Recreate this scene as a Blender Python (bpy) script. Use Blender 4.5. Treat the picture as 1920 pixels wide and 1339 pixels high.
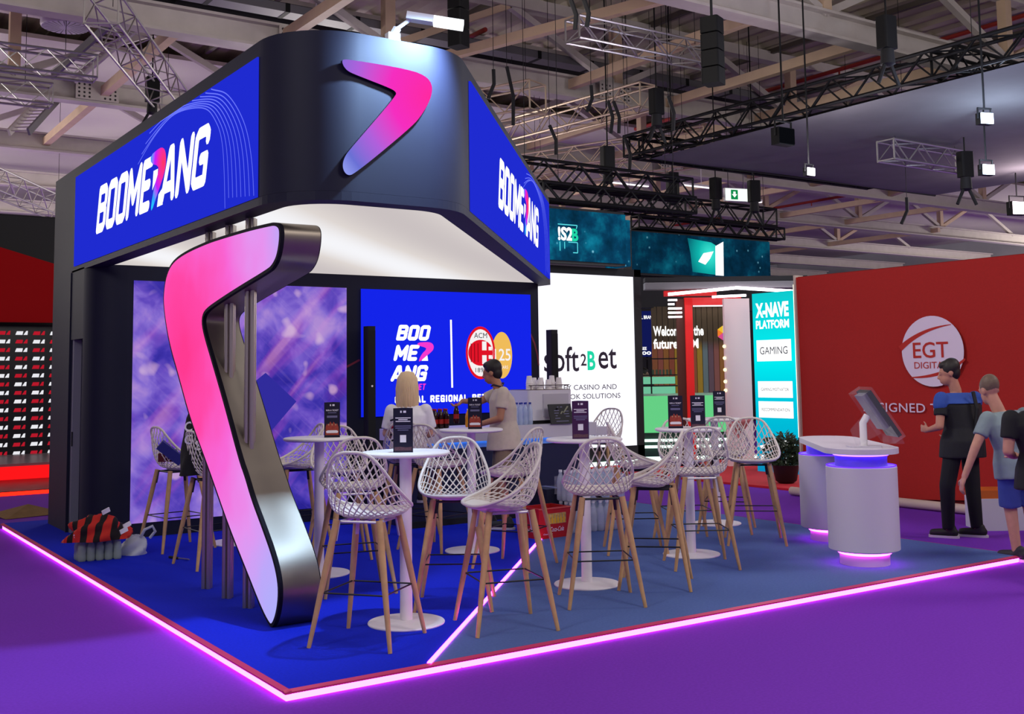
import bpy, bmesh, math, random
from mathutils import Vector, Matrix
random.seed(7)
for o in list(bpy.data.objects): bpy.data.objects.remove(o)
S = bpy.context.scene
COL = S.collection
# ------------------------------------------------------------------ camera
YAW, PITCH, ROLL, FPX, CYP, CAMH = 0.5979, 0.0889, -0.0139, 2055.0, 517.4, 1.599
_c, _s = math.cos, math.sin
FW = Vector((_s(YAW)*_c(PITCH), _c(YAW)*_c(PITCH), _s(PITCH)))
_rt = Vector((_c(YAW), -_s(YAW), 0)); _up = _rt.cross(FW)
RT = _rt*_c(ROLL) + _up*_s(ROLL); UP = -_rt*_s(ROLL) + _up*_c(ROLL)
CAM = Vector((0, 0, CAMH))
cd = bpy.data.cameras.new('camera'); co = bpy.data.objects.new('camera', cd); COL.objects.link(co)
cd.sensor_fit = 'HORIZONTAL'; cd.sensor_width = 36; cd.lens = 36*FPX/1920
cd.shift_y = -(669.5-CYP)/1920; cd.clip_end = 300
m = Matrix((RT, UP, -FW)).transposed().to_4x4(); m.translation = CAM; co.matrix_world = m
S.camera = co
# ------------------------------------------------------------------ world, exposure, hall light
w = bpy.data.worlds.new('hall_air'); S.world = w; w.use_nodes = True
w.node_tree.nodes['Background'].inputs[0].default_value = (0.80, 0.74, 0.95, 1)
w.node_tree.nodes['Background'].inputs[1].default_value = 0.30
S.view_settings.view_transform = 'Standard'; S.view_settings.look = 'None'
S.view_settings.exposure = 0.0; S.view_settings.gamma = 1.0; S.view_settings.use_curve_mapping = False
# x, y, z, watts of unseen lamps added to brighten stage, roof and cloth
ADDED_LAMPS = [(-4, 4, 7.4, 620), (5, 0, 7.4, 620), (13, 2, 7.4, 620), (4.5, 9, 7.4, 620), (-9, 27, 6.6, 1000), (-1, 31, 6.6, 1500), (20, 3.5, 5.0, 420), (33, 10, 6.4, 1400), (9.6, 21.5, 6.2, 350), (15.2, 33.5, 6.4, 1800), (54, 26, 6.4, 2600), (0, 42, 6.6, 1500)]
def rooftop(y): return 9.685 if y < 26 else 9.29
# ------------------------------------------------------------------ helpers
def ray(px, py): return RT*((px-960)/FPX) - UP*((py-CYP)/FPX) + FW
def atz(px, py, z=0.0):
    r = ray(px, py); return CAM + r*((z-CAMH)/r.z)
def aty(px, py, Y):
    r = ray(px, py); return CAM + r*(Y/r.y)
def atx(px, py, X):
    r = ray(px, py); return CAM + r*(X/r.x)
def dep(px, py, d): return CAM + ray(px, py)*d
def lin(c):
    if isinstance(c, str): c = tuple(int(c[i:i+2], 16)/255 for i in (0, 2, 4))
    return tuple(((x/12.92) if x <= .04045 else ((x+.055)/1.055)**2.4) for x in c)
MATS = {}
def M(name, col='808080', rough=.5, metal=0., es=0., ecol=None, trans=0., noise=0., nscale=30., bump=0., bscale=200., coat=0., ior=1.45, alpha=1., spec=.5, aniso=0.):
    if name in MATS: return MATS[name]
    ma = bpy.data.materials.new(name); ma.use_nodes = True; nt = ma.node_tree; b = nt.nodes['Principled BSDF']
    c = lin(col); b.inputs['Base Color'].default_value = (*c, 1)
    b.inputs['Roughness'].default_value = rough; b.inputs['Metallic'].default_value = metal
    b.inputs['Transmission Weight'].default_value = trans; b.inputs['IOR'].default_value = ior
    b.inputs['Coat Weight'].default_value = coat; b.inputs['Alpha'].default_value = alpha
    b.inputs['Specular IOR Level'].default_value = spec; b.inputs['Anisotropic'].default_value = aniso
    if es > 0:
        b.inputs['Emission Color'].default_value = (*lin(ecol or col), 1); b.inputs['Emission Strength'].default_value = es
    if noise > 0 or bump > 0:
        tc = nt.nodes.new('ShaderNodeTexCoord')
    if noise > 0:
        n = nt.nodes.new('ShaderNodeTexNoise'); n.inputs['Scale'].default_value = nscale; n.inputs['Detail'].default_value = 4
        nt.links.new(tc.outputs['Object'], n.inputs['Vector'])
        r = nt.nodes.new('ShaderNodeMapRange'); r.inputs[1].default_value = .25; r.inputs[2].default_value = .75
        r.inputs[3].default_value = 1-noise; r.inputs[4].default_value = 1+noise
        nt.links.new(n.outputs['Fac'], r.inputs[0])
        mx = nt.nodes.new('ShaderNodeVectorMath'); mx.operation = 'SCALE'; mx.inputs[0].default_value = c
        nt.links.new(r.outputs[0], mx.inputs['Scale']); nt.links.new(mx.outputs[0], b.inputs['Base Color'])
    if bump > 0:
        n2 = nt.nodes.new('ShaderNodeTexNoise'); n2.inputs['Scale'].default_value = bscale; n2.inputs['Detail'].default_value = 3
        nt.links.new(tc.outputs['Object'], n2.inputs['Vector'])
        bp = nt.nodes.new('ShaderNodeBump'); bp.inputs['Strength'].default_value = bump; bp.inputs['Distance'].default_value = .01
        nt.links.new(n2.outputs['Fac'], bp.inputs['Height']); nt.links.new(bp.outputs[0], b.inputs['Normal'])
    MATS[name] = ma; return ma
def E(name, col, es=1.0):
    """self-lit surface: LED screen, lamp or lightbox"""
    if name in MATS: return MATS[name]
    ma = bpy.data.materials.new(name); ma.use_nodes = True; nt = ma.node_tree; nt.nodes.clear()
    e = nt.nodes.new('ShaderNodeEmission'); e.inputs[0].default_value = (*lin(col), 1); e.inputs[1].default_value = es
    o = nt.nodes.new('ShaderNodeOutputMaterial'); nt.links.new(e.outputs[0], o.inputs[0])
    MATS[name] = ma; return ma
def EN(name, builder, es=1.0):
    """self-lit surface with a procedural picture; builder(nt, objcoord) returns a colour socket"""
    ma = bpy.data.materials.new(name); ma.use_nodes = True; nt = ma.node_tree; nt.nodes.clear()
    tc = nt.nodes.new('ShaderNodeTexCoord'); col = builder(nt, tc.outputs['Object'])
    e = nt.nodes.new('ShaderNodeEmission'); e.inputs[1].default_value = es; nt.links.new(col, e.inputs[0])
    o = nt.nodes.new('ShaderNodeOutputMaterial'); nt.links.new(e.outputs[0], o.inputs[0])
    MATS[name] = ma; return ma
def ramp(nt, fac, stops):
    r = nt.nodes.new('ShaderNodeValToRGB'); cr = r.color_ramp
    while len(cr.elements) > 1: cr.elements.remove(cr.elements[-1])
    cr.elements[0].position = stops[0][0]; cr.elements[0].color = (*lin(stops[0][1]), 1)
    for p, c in stops[1:]:
        e = cr.elements.new(p); e.color = (*lin(c), 1)
    nt.links.new(fac, r.inputs[0]); return r.outputs[0]
def nnoise(nt, vec, scale, detail=3, rough=.5, dist=0, out='Fac'):
    n = nt.nodes.new('ShaderNodeTexNoise'); n.inputs['Scale'].default_value = scale; n.inputs['Detail'].default_value = detail
    n.inputs['Roughness'].default_value = rough; n.inputs['Distortion'].default_value = dist
    nt.links.new(vec, n.inputs['Vector']); return n.outputs[out]
def nmap(nt, vec, loc=(0, 0, 0), rot=(0, 0, 0), sc=(1, 1, 1)):
    n = nt.nodes.new('ShaderNodeMapping'); n.inputs['Location'].default_value = loc; n.inputs['Rotation'].default_value = rot; n.inputs['Scale'].default_value = sc
    nt.links.new(vec, n.inputs['Vector']); return n.outputs[0]
def nmath(nt, op, a, b=None, clamp=False):
    n = nt.nodes.new('ShaderNodeMath'); n.operation = op; n.use_clamp = clamp
    for i, x in enumerate((a, b)):
        if x is None: continue
        if isinstance(x, (int, float)): n.inputs[i].default_value = x
        else: nt.links.new(x, n.inputs[i])
    return n.outputs[0]
def nmix(nt, fac, a, b, mode='MIX'):
    n = nt.nodes.new('ShaderNodeMix'); n.data_type = 'RGBA'; n.blend_type = mode
    for i, x in ((0, fac), (6, a), (7, b)):
        if isinstance(x, (int, float)): n.inputs[i].default_value = x
        elif isinstance(x, str): n.inputs[i].default_value = (*lin(x), 1)
        else: nt.links.new(x, n.inputs[i])
    return n.outputs[2]
def ndist(nt, vec, p):
    n = nt.nodes.new('ShaderNodeVectorMath'); n.operation = 'DISTANCE'; nt.links.new(vec, n.inputs[0]); n.inputs[1].default_value = p
    return n.outputs['Value']

class G:
    """collects geometry that becomes ONE mesh object"""
    def __init__(s): s.v = []; s.f = []
    def add(s, vs, fs):
        k = len(s.v); s.v += [tuple(x) for x in vs]; s.f += [tuple(i+k for i in f) for f in fs]; return s
    def box(s, x0, x1, y0, y1, z0, z1, mat=None):
        vs = [Vector((x, y, z)) for z in (z0, z1) for y in (y0, y1) for x in (x0, x1)]
        if mat is not None: vs = [mat @ v for v in vs]
        return s.add(vs, [(0, 2, 3, 1), (4, 5, 7, 6), (0, 1, 5, 4), (2, 6, 7, 3), (0, 4, 6, 2), (1, 3, 7, 5)])
    def rbox(s, x0, x1, y0, y1, z0, z1, r=.01, n=3):
        """box with rounded vertical edges"""
        pts = []
        for cx, cy, a0 in ((x1-r, y1-r, 0), (x0+r, y1-r, 90), (x0+r, y0+r, 180), (x1-r, y0+r, 270)):
            for i in range(n+1):
                a = math.radians(a0+90*i/n); pts.append((cx+r*math.cos(a), cy+r*math.sin(a)))
        return s.prism(pts, z0, z1)
    def prism(s, pts, d0, d1, f=lambda a, b, d: (a, b, d)):
        n = len(pts); vs = [f(a, b, d0) for a, b in pts] + [f(a, b, d1) for a, b in pts]
        fs = [tuple(range(n))[::-1], tuple(range(n, 2*n))] + [(i, (i+1) % n, n+(i+1) % n, n+i) for i in range(n)]
        return s.add(vs, fs)
    def tube(s, pts, r, n=8, closed=False, cap=True, sq=1.0, up=None):
        pts = [Vector(p) for p in pts]; N = len(pts)
        rs = r if isinstance(r, (list, tuple)) else [r]*N
        tang = []
        for i in range(N):
            a = pts[(i-1) % N] if (closed or i > 0) else pts[i]; b = pts[(i+1) % N] if (closed or i < N-1) else pts[i]
            t = (b-a); tang.append(t.normalized() if t.length > 1e-9 else Vector((0, 0, 1)))
        ref = Vector(up) if up else (Vector((0, 0, 1)) if abs(tang[0].z) < .9 else Vector((1, 0, 0)))
        nrm = (ref - tang[0]*ref.dot(tang[0])).normalized(); vs = []; fs = []
        for i in range(N):
            if i: nrm = (nrm - tang[i]*nrm.dot(tang[i])); nrm = nrm.normalized() if nrm.length > 1e-6 else tang[i].orthogonal().normalized()
            bi = tang[i].cross(nrm)
            for k in range(n):
                a = 2*math.pi*(k+.5)/n; vs.append(pts[i] + (nrm*math.cos(a) + bi*math.sin(a)*sq)*rs[i])
        M_ = N if closed else N-1
        for i in range(M_):
            j = (i+1) % N
            for k in range(n):
                l = (k+1) % n; fs.append((i*n+k, i*n+l, j*n+l, j*n+k))
        if cap and not closed: fs += [tuple(range(n))[::-1], tuple(range((N-1)*n, N*n))]
        return s.add(vs, fs)
    def bar(s, a, b, w, h, up=(0, 0, 1)):
        a = Vector(a); b = Vector(b); t = (b-a).normalized(); u = Vector(up); sd = t.cross(u)
        if sd.length < 1e-4: sd = t.orthogonal()
        sd.normalize(); u = sd.cross(t)
        vs = [p + sd*(x*w/2) + u*(y*h/2) for p in (a, b) for x, y in ((-1, -1), (1, -1), (1, 1), (-1, 1))]
        return s.add(vs, [(0, 3, 2, 1), (4, 5, 6, 7), (0, 1, 5, 4), (1, 2, 6, 5), (2, 3, 7, 6), (3, 0, 4, 7)])
    def lathe(s, prof, n=24, c=(0, 0, 0), sx=1., sy=1.):
        vs = []; fs = []; N = len(prof)
        for r, z in prof:
            for k in range(n):
                a = 2*math.pi*k/n; vs.append((c[0]+r*math.cos(a)*sx, c[1]+r*math.sin(a)*sy, c[2]+z))
        for i in range(N-1):
            for k in range(n):
                l = (k+1) % n; fs.append((i*n+k, i*n+l, (i+1)*n+l, (i+1)*n+k))
        fs += [tuple(range(n))[::-1], tuple(range((N-1)*n, N*n))]
        return s.add(vs, fs)
    def loft(s, rings, n=14, p=2.0, cap=True):
        """rings: (centre, ax, ay) with ax, ay half-axis vectors; p > 2 squares the ellipse"""
        vs = []; fs = []; N = len(rings)
        for c, ax, ay in rings:
            c = Vector(c); ax = Vector(ax); ay = Vector(ay)
            for k in range(n):
                a = 2*math.pi*k/n; ca, sa = math.cos(a), math.sin(a)
                ca = math.copysign(abs(ca)**(2/p), ca); sa = math.copysign(abs(sa)**(2/p), sa); vs.append(c+ax*ca+ay*sa)
        for i in range(N-1):
            for k in range(n):
                l = (k+1) % n; fs.append((i*n+k, i*n+l, (i+1)*n+l, (i+1)*n+k))
        if cap: fs += [tuple(range(n))[::-1], tuple(range((N-1)*n, N*n))]
        return s.add(vs, fs)
    def ball(s, c, rx, ry=None, rz=None, n=12, m_=8, rot=None):
        ry = ry or rx; rz = rz or rx; c = Vector(c); vs = []; fs = []
        for i in range(1, m_):
            t = math.pi*i/m_
            for k in range(n):
                a = 2*math.pi*k/n; v = Vector((rx*math.sin(t)*math.cos(a), ry*math.sin(t)*math.sin(a), -rz*math.cos(t)))
                vs.append(c + (rot @ v if rot else v))
        b = Vector((0, 0, -rz)); t_ = Vector((0, 0, rz)); vs += [c + (rot @ b if rot else b), c + (rot @ t_ if rot else t_)]
        for i in range(m_-2):
            for k in range(n):
                l = (k+1) % n; fs.append((i*n+k, i*n+l, (i+1)*n+l, (i+1)*n+k))
        B = len(vs)-2
        for k in range(n):
            l = (k+1) % n; fs.append((B, l, k)); fs.append((B+1, (m_-2)*n+k, (m_-2)*n+l))
        return s.add(vs, fs)
    def capsule(s, a, b, ra, rb, n=10):
        a = Vector(a); b = Vector(b); t = (b-a); t = t.normalized() if t.length > 1e-6 else Vector((0, 0, 1))
        pts = []; rs = []
        for k in (0, 1, 2, 3):
            an = math.pi/2*k/3; pts.append(a - t*ra*math.cos(an)*.98); rs.append(max(.0008, ra*math.sin(an)))
        for k in (3, 2, 1, 0):
            an = math.pi/2*k/3; pts.append(b + t*rb*math.cos(an)*.98); rs.append(max(.0008, rb*math.sin(an)))
        return s.tube(pts, rs, n)
    def mesh(s, name):
        me = bpy.data.meshes.new(name); me.from_pydata(s.v, [], s.f); me.update(); return me
    def build(s, name, mat, parent=None, smooth=False, fix=False):
        me = s.mesh(name)
        if fix:
            bm = bmesh.new(); bm.from_mesh(me); bmesh.ops.recalc_face_normals(bm, faces=bm.faces); bm.to_mesh(me); bm.free()
        return link(name, me, mat, parent, smooth)
def link(name, me, mat, parent=None, smooth=False):
    if smooth:
        for p in me.polygons: p.use_smooth = True
        try: me.set_sharp_from_angle(angle=math.radians(42))
        except Exception: pass
    if mat is not None and not me.materials: me.materials.append(mat)
    o = bpy.data.objects.new(name, me); COL.objects.link(o)
    if parent is not None: o.parent = parent
    return o
def tag(o, label=None, cat=None, group=None, kind=None):
    if label: o['label'] = label
    if cat: o['category'] = cat
    if group: o['group'] = group
    if kind: o['kind'] = kind
    return o
def thing(name, label, cat, loc=(0, 0, 0), rz=0., group=None):
    o = bpy.data.objects.new(name, None); COL.objects.link(o); o.empty_display_size = .1
    o.location = loc; o.rotation_euler = (0, 0, rz); return tag(o, label, cat, group)
def struct(name, g, mat, label=None, smooth=False, fix=False):
    o = g.build(name, mat, None, smooth, fix); o['kind'] = 'structure'
    if label: o['label'] = label
    return o
def copy_tree(o, parent=None):
    c = o.copy(); COL.objects.link(c); c.parent = parent
    for ch in list(o.children): copy_tree(ch, c)
    return c
def empty_struct(name, loc=(0, 0, 0), rz=0., label=None):
    o = bpy.data.objects.new(name, None); COL.objects.link(o); o.location = loc; o.rotation_euler = (0, 0, rz); o['kind'] = 'structure'
    if label: o['label'] = label
    return o
_txt = {}
def text_mesh(body, weight=0.0, space=1.0):
    key = (body, weight, space)
    if key in _txt: return _txt[key]
    cu = bpy.data.curves.new('t', 'FONT'); cu.body = body; cu.offset = weight; cu.space_character = space; cu.resolution_u = 3
    ob = bpy.data.objects.new('t', cu); COL.objects.link(ob)
    dg = bpy.context.evaluated_depsgraph_get(); dg.update()
    me = bpy.data.meshes.new_from_object(ob.evaluated_get(dg))
    vs = [tuple(v.co) for v in me.vertices]; fs = [tuple(p.vertices) for p in me.polygons]
    bpy.data.objects.remove(ob); bpy.data.curves.remove(cu); bpy.data.meshes.remove(me)
    _txt[key] = (vs, fs); return _txt[key]
def text(name, body, parent, x0, x1, z0, z1, mat, y=-.004, shear=0., weight=0., space=1., g=None):
    """lettering on a panel whose local X runs right, Z up and -Y faces the reader; fitted to the box x0..x1, z0..z1"""
    vs, fs = text_mesh(body, weight, space)
    ax0 = min(v[0] for v in vs); ax1 = max(v[0] for v in vs); ay0 = min(v[1] for v in vs); ay1 = max(v[1] for v in vs)
    H = (z1-z0); W = (x1-x0) - shear*H
    out = []
    for v in vs:
        b = (v[1]-ay0)/(ay1-ay0)*H; a = (v[0]-ax0)/(ax1-ax0)*W + shear*b; out.append((x0+a, y, z0+b))
    gg = g or G(); gg.add(out, fs)
    return gg if g is not None else gg.build(name, mat, parent)
GLY = {'B': (1, [[(0,0),(0,1),(.82,1),(1,.9),(1,.64),(.84,.53),(0,.53)],[(.84,.53),(1,.42),(1,.1),(.82,0),(0,0)]]),
 'O': (1, [[(.16,0),(.84,0),(1,.09),(1,.91),(.84,1),(.16,1),(0,.91),(0,.09),(.16,0)]]), 'M': (1.3, [[(0,0),(0,1)],[(0,1),(.5,.3),(1,1)],[(1,1),(1,0)]]),
 'E': (.9, [[(1,1),(0,1),(0,0),(1,0)],[(0,.5),(.85,.5)]]), 'A': (1.1, [[(0,0),(.40,1),(.60,1),(1,0)],[(.16,.22),(.84,.22)]]), 'N': (1.05, [[(0,0),(0,1)],[(0,1),(1,0)],[(1,0),(1,1)]]),
 'G': (1, [[(1,.82),(1,.91),(.84,1),(.16,1),(0,.91),(0,.09),(.16,0),(1,0),(1,.46),(.55,.46)]]), 'R': (1, [[(0,0),(0,1),(.82,1),(1,.9),(1,.6),(.84,.48),(0,.48)],[(.55,.48),(1,0)]]),
 'I': (.12, [[(.5,0),(.5,1)]]), 'L': (.85, [[(0,1),(0,0),(1,0)]]), 'T': (.95, [[(0,1),(1,1)],[(.5,1),(.5,0)]]), ' ': (.45, [])}
def stroke_text(name, body, parent, x0, x1, z0, z1, mat, y=-.004, shear=0., w=.2, gap=.1):
    """condensed heavy block lettering built from strokes"""
    H = z1-z0; th = w*H; W = (x1-x0)-shear*H; tot = sum(GLY[c][0] for c in body); gp = gap*H
    unit = (W-gp*(len(body)-1)-th*len(body))/tot; g = G(); x = x0
    def put(pts): g.add([(a+shear*(b-z0), y, b) for a, b in pts], [tuple(range(len(pts)))])
    for c in body:
        cw, st = GLY[c]; cw = cw*unit
        for line in st:
            P = [(x+th/2+u*cw, z0+th/2+v*(H-th)) for u, v in line]
            for (a, b), (c_, d) in zip(P, P[1:]):
                L = math.hypot(c_-a, d-b); nx, nz = -(d-b)/L*th/2, (c_-a)/L*th/2; put([(a-nx, b-nz), (c_-nx, d-nz), (c_+nx, d+nz), (a+nx, b+nz)])
            for a, b in P: put([(a+th/2*math.cos(k*math.pi/4+.39)*1.03, b+th/2*math.sin(k*math.pi/4+.39)*1.03) for k in range(8)])
        x += cw+th+gp
    return g.build(name, mat, parent)
def poly_panel(name, pts, parent, mat, y=-.004, th=0.):
    """flat (or th thick) outline on a panel, pts are (x, z)"""
    g = G()
    if th <= 0: g.add([(a, y, b) for a, b in pts], [tuple(range(len(pts)))])
    else: g.prism(pts, y, y-th, f=lambda a, b, d: (a, d, b))
    return g.build(name, mat, parent)
def rect_g(g, x0, x1, z0, z1, y=-.004):
    return g.add([(x0, y, z0), (x1, y, z0), (x1, y, z1), (x0, y, z1)], [(0, 1, 2, 3)])
def ell(cx, cz, rx, rz, n=36): return [(cx+rx*math.cos(2*math.pi*i/n), cz+rz*math.sin(2*math.pi*i/n)) for i in range(n)]
def smooth_poly(pts, it=2):
    for _ in range(it):
        o = []
        for i in range(len(pts)):
            a = pts[i]; b = pts[(i+1) % len(pts)]
            o += [(a[0]*.75+b[0]*.25, a[1]*.75+b[1]*.25), (a[0]*.25+b[0]*.75, a[1]*.25+b[1]*.75)]
        pts = o
    return pts
# ================================================================== SETTING
m_floor = M('hall_carpet_purple', '7434b2', .95, noise=.10, nscale=60, bump=.25, bscale=400, spec=.1)
m_blue = M('stage_carpet_blue', '1828c4', .95, noise=.10, nscale=60, bump=.25, bscale=400, spec=.1)
m_grey = M('stage_carpet_greyblue', '566ba4', .95, noise=.10, nscale=60, bump=.25, bscale=400, spec=.1)
m_black = M('booth_black_laminate', '15172c', .6, spec=.3, noise=.05, nscale=8)
m_dark = M('matt_black', '0e0e12', .7)
m_white = M('white_lacquer', 'e9e4e6', .35)
m_steel = M('brushed_steel', '8c8278', .46, .95, noise=.04, nscale=4, aniso=.5)
m_wtext = E('screen_white', 'ffffff', 1.25)
m_sblue = E('screen_blue', '1f2bd0', 1.0)
m_sblue2 = E('screen_wall_blue', '1424ea', 1.0)
struct('floor', G().box(-40, 70, -12, 75, -.30, -.05), m_floor, 'purple exhibition hall carpet')
# stage platform: two carpets, edging, LED strips
X0, X1, Y0, Y1 = 2.29, 8.93, 5.45, 13.6
dd = Vector((.688, .726, 0)); D0 = Vector((3.12, 5.45, 0)); k = (X1-D0.x)/dd.x; D1 = D0 + dd*k
plat = empty_struct('stage_platform', (0, 0, 0), 0, 'low stage of the booth with two blue carpets and glowing magenta edge')
G().prism([(X0, Y0), (D0.x, Y0), (D1.x, D1.y), (X1, Y1), (X0, Y1)], -.05, 0).build('carpet', m_blue, plat)['label'] = 'royal blue carpet under the header'
G().prism([(D0.x, Y0), (X1, Y0), (D1.x, D1.y)], -.05, 0).build('carpet', m_grey, plat)['label'] = 'grey-blue carpet on the open side'
m_trim = M('edge_trim_led_tint', 'd83c6c', .4, .2)  # reddish trim, lightened to pink to carry the LED glow in its colour
m_led = E('led_magenta', 'ff58ff', 11.0)
m_led.node_tree.nodes['Emission'].inputs[0].default_value = (1.0, .065, .92, 1)
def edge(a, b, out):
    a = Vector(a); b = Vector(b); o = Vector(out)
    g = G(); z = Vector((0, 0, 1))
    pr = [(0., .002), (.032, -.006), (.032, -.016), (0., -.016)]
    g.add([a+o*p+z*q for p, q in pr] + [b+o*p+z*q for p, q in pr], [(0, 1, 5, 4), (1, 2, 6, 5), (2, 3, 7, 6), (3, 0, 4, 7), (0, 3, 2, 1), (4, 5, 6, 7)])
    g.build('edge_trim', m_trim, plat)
def led(a, b, out, z0=-.0495, z1=-.018):
    a = Vector(a); b = Vector(b); o = Vector(out)*.026; g = G(); i = Vector(out)*.002
    g.add([a+i+Vector((0, 0, z0)), a+o+Vector((0, 0, z0)), a+o+Vector((0, 0, z1)), a+i+Vector((0, 0, z1)), b+i+Vector((0, 0, z0)), b+o+Vector((0, 0, z0)), b+o+Vector((0, 0, z1)), b+i+Vector((0, 0, z1))],
          [(0, 1, 2, 3), (7, 6, 5, 4), (0, 4, 5, 1), (1, 5, 6, 2), (2, 6, 7, 3), (3, 7, 4, 0)])
    return g.build('led_strip', m_led, plat)
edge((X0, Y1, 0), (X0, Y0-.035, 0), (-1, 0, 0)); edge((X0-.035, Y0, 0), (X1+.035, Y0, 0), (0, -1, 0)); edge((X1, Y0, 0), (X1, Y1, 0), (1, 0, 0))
led((X0, 13.5, 0), (X0, 9.36, 0), (-1, 0, 0)); led((X0, 9.345, 0), (X0, Y0-.026, 0), (-1, 0, 0))
led((X0-.026, Y0, 0), (3.31, Y0, 0), (0, -1, 0)); led((3.32, Y0, 0), (7.93, Y0, 0), (0, -1, 0)); led((7.945, Y0, 0), (8.85, Y0, 0), (0, -1, 0))
# LED line between the carpets
e = D0 + dd*4.82; nn = Vector((dd.y, -dd.x, 0))
def line_seg(t0, t1):
    a = D0+dd*t0; b = D0+dd*t1; g = G(); w_ = nn*.013
    g.add([p+q+Vector((0, 0, z)) for z in (.0, .007) for p, q in ((a, -w_), (a, w_), (b, w_), (b, -w_))], [(0, 3, 2, 1), (4, 5, 6, 7), (0, 1, 5, 4), (1, 2, 6, 5), (2, 3, 7, 6), (3, 0, 4, 7)])
    g.build('led_strip', m_led, plat)
line_seg(.0, 2.0); line_seg(2.01, 4.82)
# ---- booth walls
struct('wall_back', G().box(3.04, 8.2, 11.45, 11.6, 0, 2.76), m_black, 'black back wall of the booth holding two lit screens')
gl = G().box(2.69, 2.84, 12.36, 13.25, 0, 3.87).box(2.69, 2.84, 11.8, 12.34, 2.02, 2.76)
struct('wall_left', gl, m_black, 'black side wall of the booth store room')
arc = [(3.04+.35*math.cos(math.radians(a)), 11.8+.35*math.sin(math.radians(a))) for a in range(180, 271, 10)]
arc2 = [(3.04+.2*math.cos(math.radians(a)), 11.8+.2*math.sin(math.radians(a))) for a in range(270, 179, -10)]
struct('wall_corner', G().prism(arc+arc2, 0, 2.76), m_black, 'rounded black corner of the booth wall', True)
door = empty_struct('door_1', (2.69, 12.34, 0), -math.pi/2, 'narrow dark store room door left ajar in the black side wall')
G().box(0.0, .07, .02, .1, 0, 2.02).build('door_edge', M('alu_grey', 'a8a8b2', .4, .6), door)
G().box(.09, .54, .10, .14, 0.01, 2.0).build('door_leaf', M('door_navy', '171a4a', .5), door)
G().box(.062, .078, .015, .025, .9, 1.05).build('lock_plate', m_dark, door)
G().box(-.03, .0, -.012, .1, 0, 2.74).build('door_post', m_black, door)
# ---- header
def fillet(P, R, n=10):
    out = []
    for i, p in enumerate(P):
        r = R[i]; p = Vector((*p, 0)); a = Vector((*P[i-1], 0)); b = Vector((*P[(i+1) % len(P)], 0))
        if r <= 0: out.append((p.x, p.y)); continue
        u = (a-p).normalized(); v = (b-p).normalized(); th = u.angle(v); t = r/math.tan(th/2)
        s0 = p+u*t; s1 = p+v*t; c = p+(u+v).normalized()*(r/math.sin(th/2))
        for k_ in range(n+1):
            f = k_/n; q = (s0*(1-f)+s1*f) - c; q = c + q.normalized()*r; out.append((q.x, q.y))
    return out
HP = [(2.69, 12.36), (2.69, 6.45), (3.95, 6.45), (8.40, 11.45), (8.36, 12.9)]
outer = fillet(HP, [0, .5, .55, 0, 0])
def offs(P, d):
    o = []
    for i in range(len(P)):
        p = Vector((*P[i], 0)); a = Vector((*P[i-1], 0)); b = Vector((*P[(i+1) % len(P)], 0))
        e1 = (p-a).normalized(); e2 = (b-p).normalized(); n1 = Vector((-e1.y, e1.x, 0)); n2 = Vector((-e2.y, e2.x, 0))
        bis = (n1+n2).normalized(); q = p + bis*(d/bis.dot(n1)); o.append((q.x, q.y))
    return o
inner = fillet(offs(HP, .17), [0, .33, .4, 0, 0])
hd = thing('booth_header', 'big black rounded header of the booth with two blue logo screens', 'booth header')
G().prism(outer, 2.801, 3.87).build('fascia', m_black, hd, True)
n_ = len(outer); g = G()
g.add([(x, y, 2.74) for x, y in outer]+[(x, y, 2.74) for x, y in inner]+[(x, y, 2.80) for x, y in outer]+[(x, y, 2.80) for x, y in inner],
      [f for i in range(n_) for j in [(i+1) % n_] for f in ((i, n_+i, n_+j, j), (2*n_+i, 2*n_+j, 3*n_+j, 3*n_+i), (i, j, 2*n_+j, 2*n_+i), (n_+i, 3*n_+i, 3*n_+j, n_+j))])
g.build('border_frame', m_black, hd)
def ceil_pic(nt, v):
    vv = nmap(nt, v, rot=(0, 0, .75)); wv = nt.nodes.new('ShaderNodeTexWave'); wv.inputs['Scale'].default_value = .16; wv.inputs['Distortion'].default_value = 1.2
    wv.inputs['Detail'].default_value = 0; nt.links.new(vv, wv.inputs['Vector'])
    return ramp(nt, wv.outputs['Fac'], [(0, 'cfc6c6'), (.55, 'e4dcd8'), (1, 'fbfbff')])
m_ceil = EN('backlit_stretch_ceiling', ceil_pic, .95)
G().prism(inner, 2.765, 2.79).build('light_ceiling', m_ceil, hd)['label'] = 'white backlit stretch ceiling'
# boomerang logo mesh: gradient by distance from the elbow
def boom_mat(name, p, rad, stops, es=1.):
    return EN(name, lambda nt, v: ramp(nt, nmath(nt, 'DIVIDE', ndist(nt, v, p), rad), stops), es)
LOGO = [(643.4,111),(660,112.6),(724,122.7),(774.5,132.8),(798,142.9),(808,154.6),(810.8,168),(806.4,188),(791,215),(774.5,235),(707,292),(663.5,326),(653.4,329.4),(645,322.7),(641.7,309),(646.7,292.4),(660,275.6),(724,201.7),(742.5,178),(742.5,173),(734,166.4),(673.6,142.9),(653.4,134.5),(645,126),(641,116)]
lp = [aty(x, y, 6.425) for x, y in LOGO]; lp = smooth_poly([(p.x, p.z) for p in lp], 2)
G().prism(lp, 6.425, 6.448, f=lambda a, b, d: (a, d, b)).build('boomerang_emblem_rim', M('emblem_rim', '14142a', .4), hd)
G().add([(a, 6.4235, b) for a, b in lp], [tuple(range(len(lp)))]).build('boomerang_emblem', boom_mat('emblem_glow', (3.72, 6.42, 3.5), .9, [(0, 'ff2aa0'), (.35, 'f52ec0'), (.62, 'b060dc'), (.85, '6a70d4'), (1, '98a4f4')]), hd)
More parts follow.
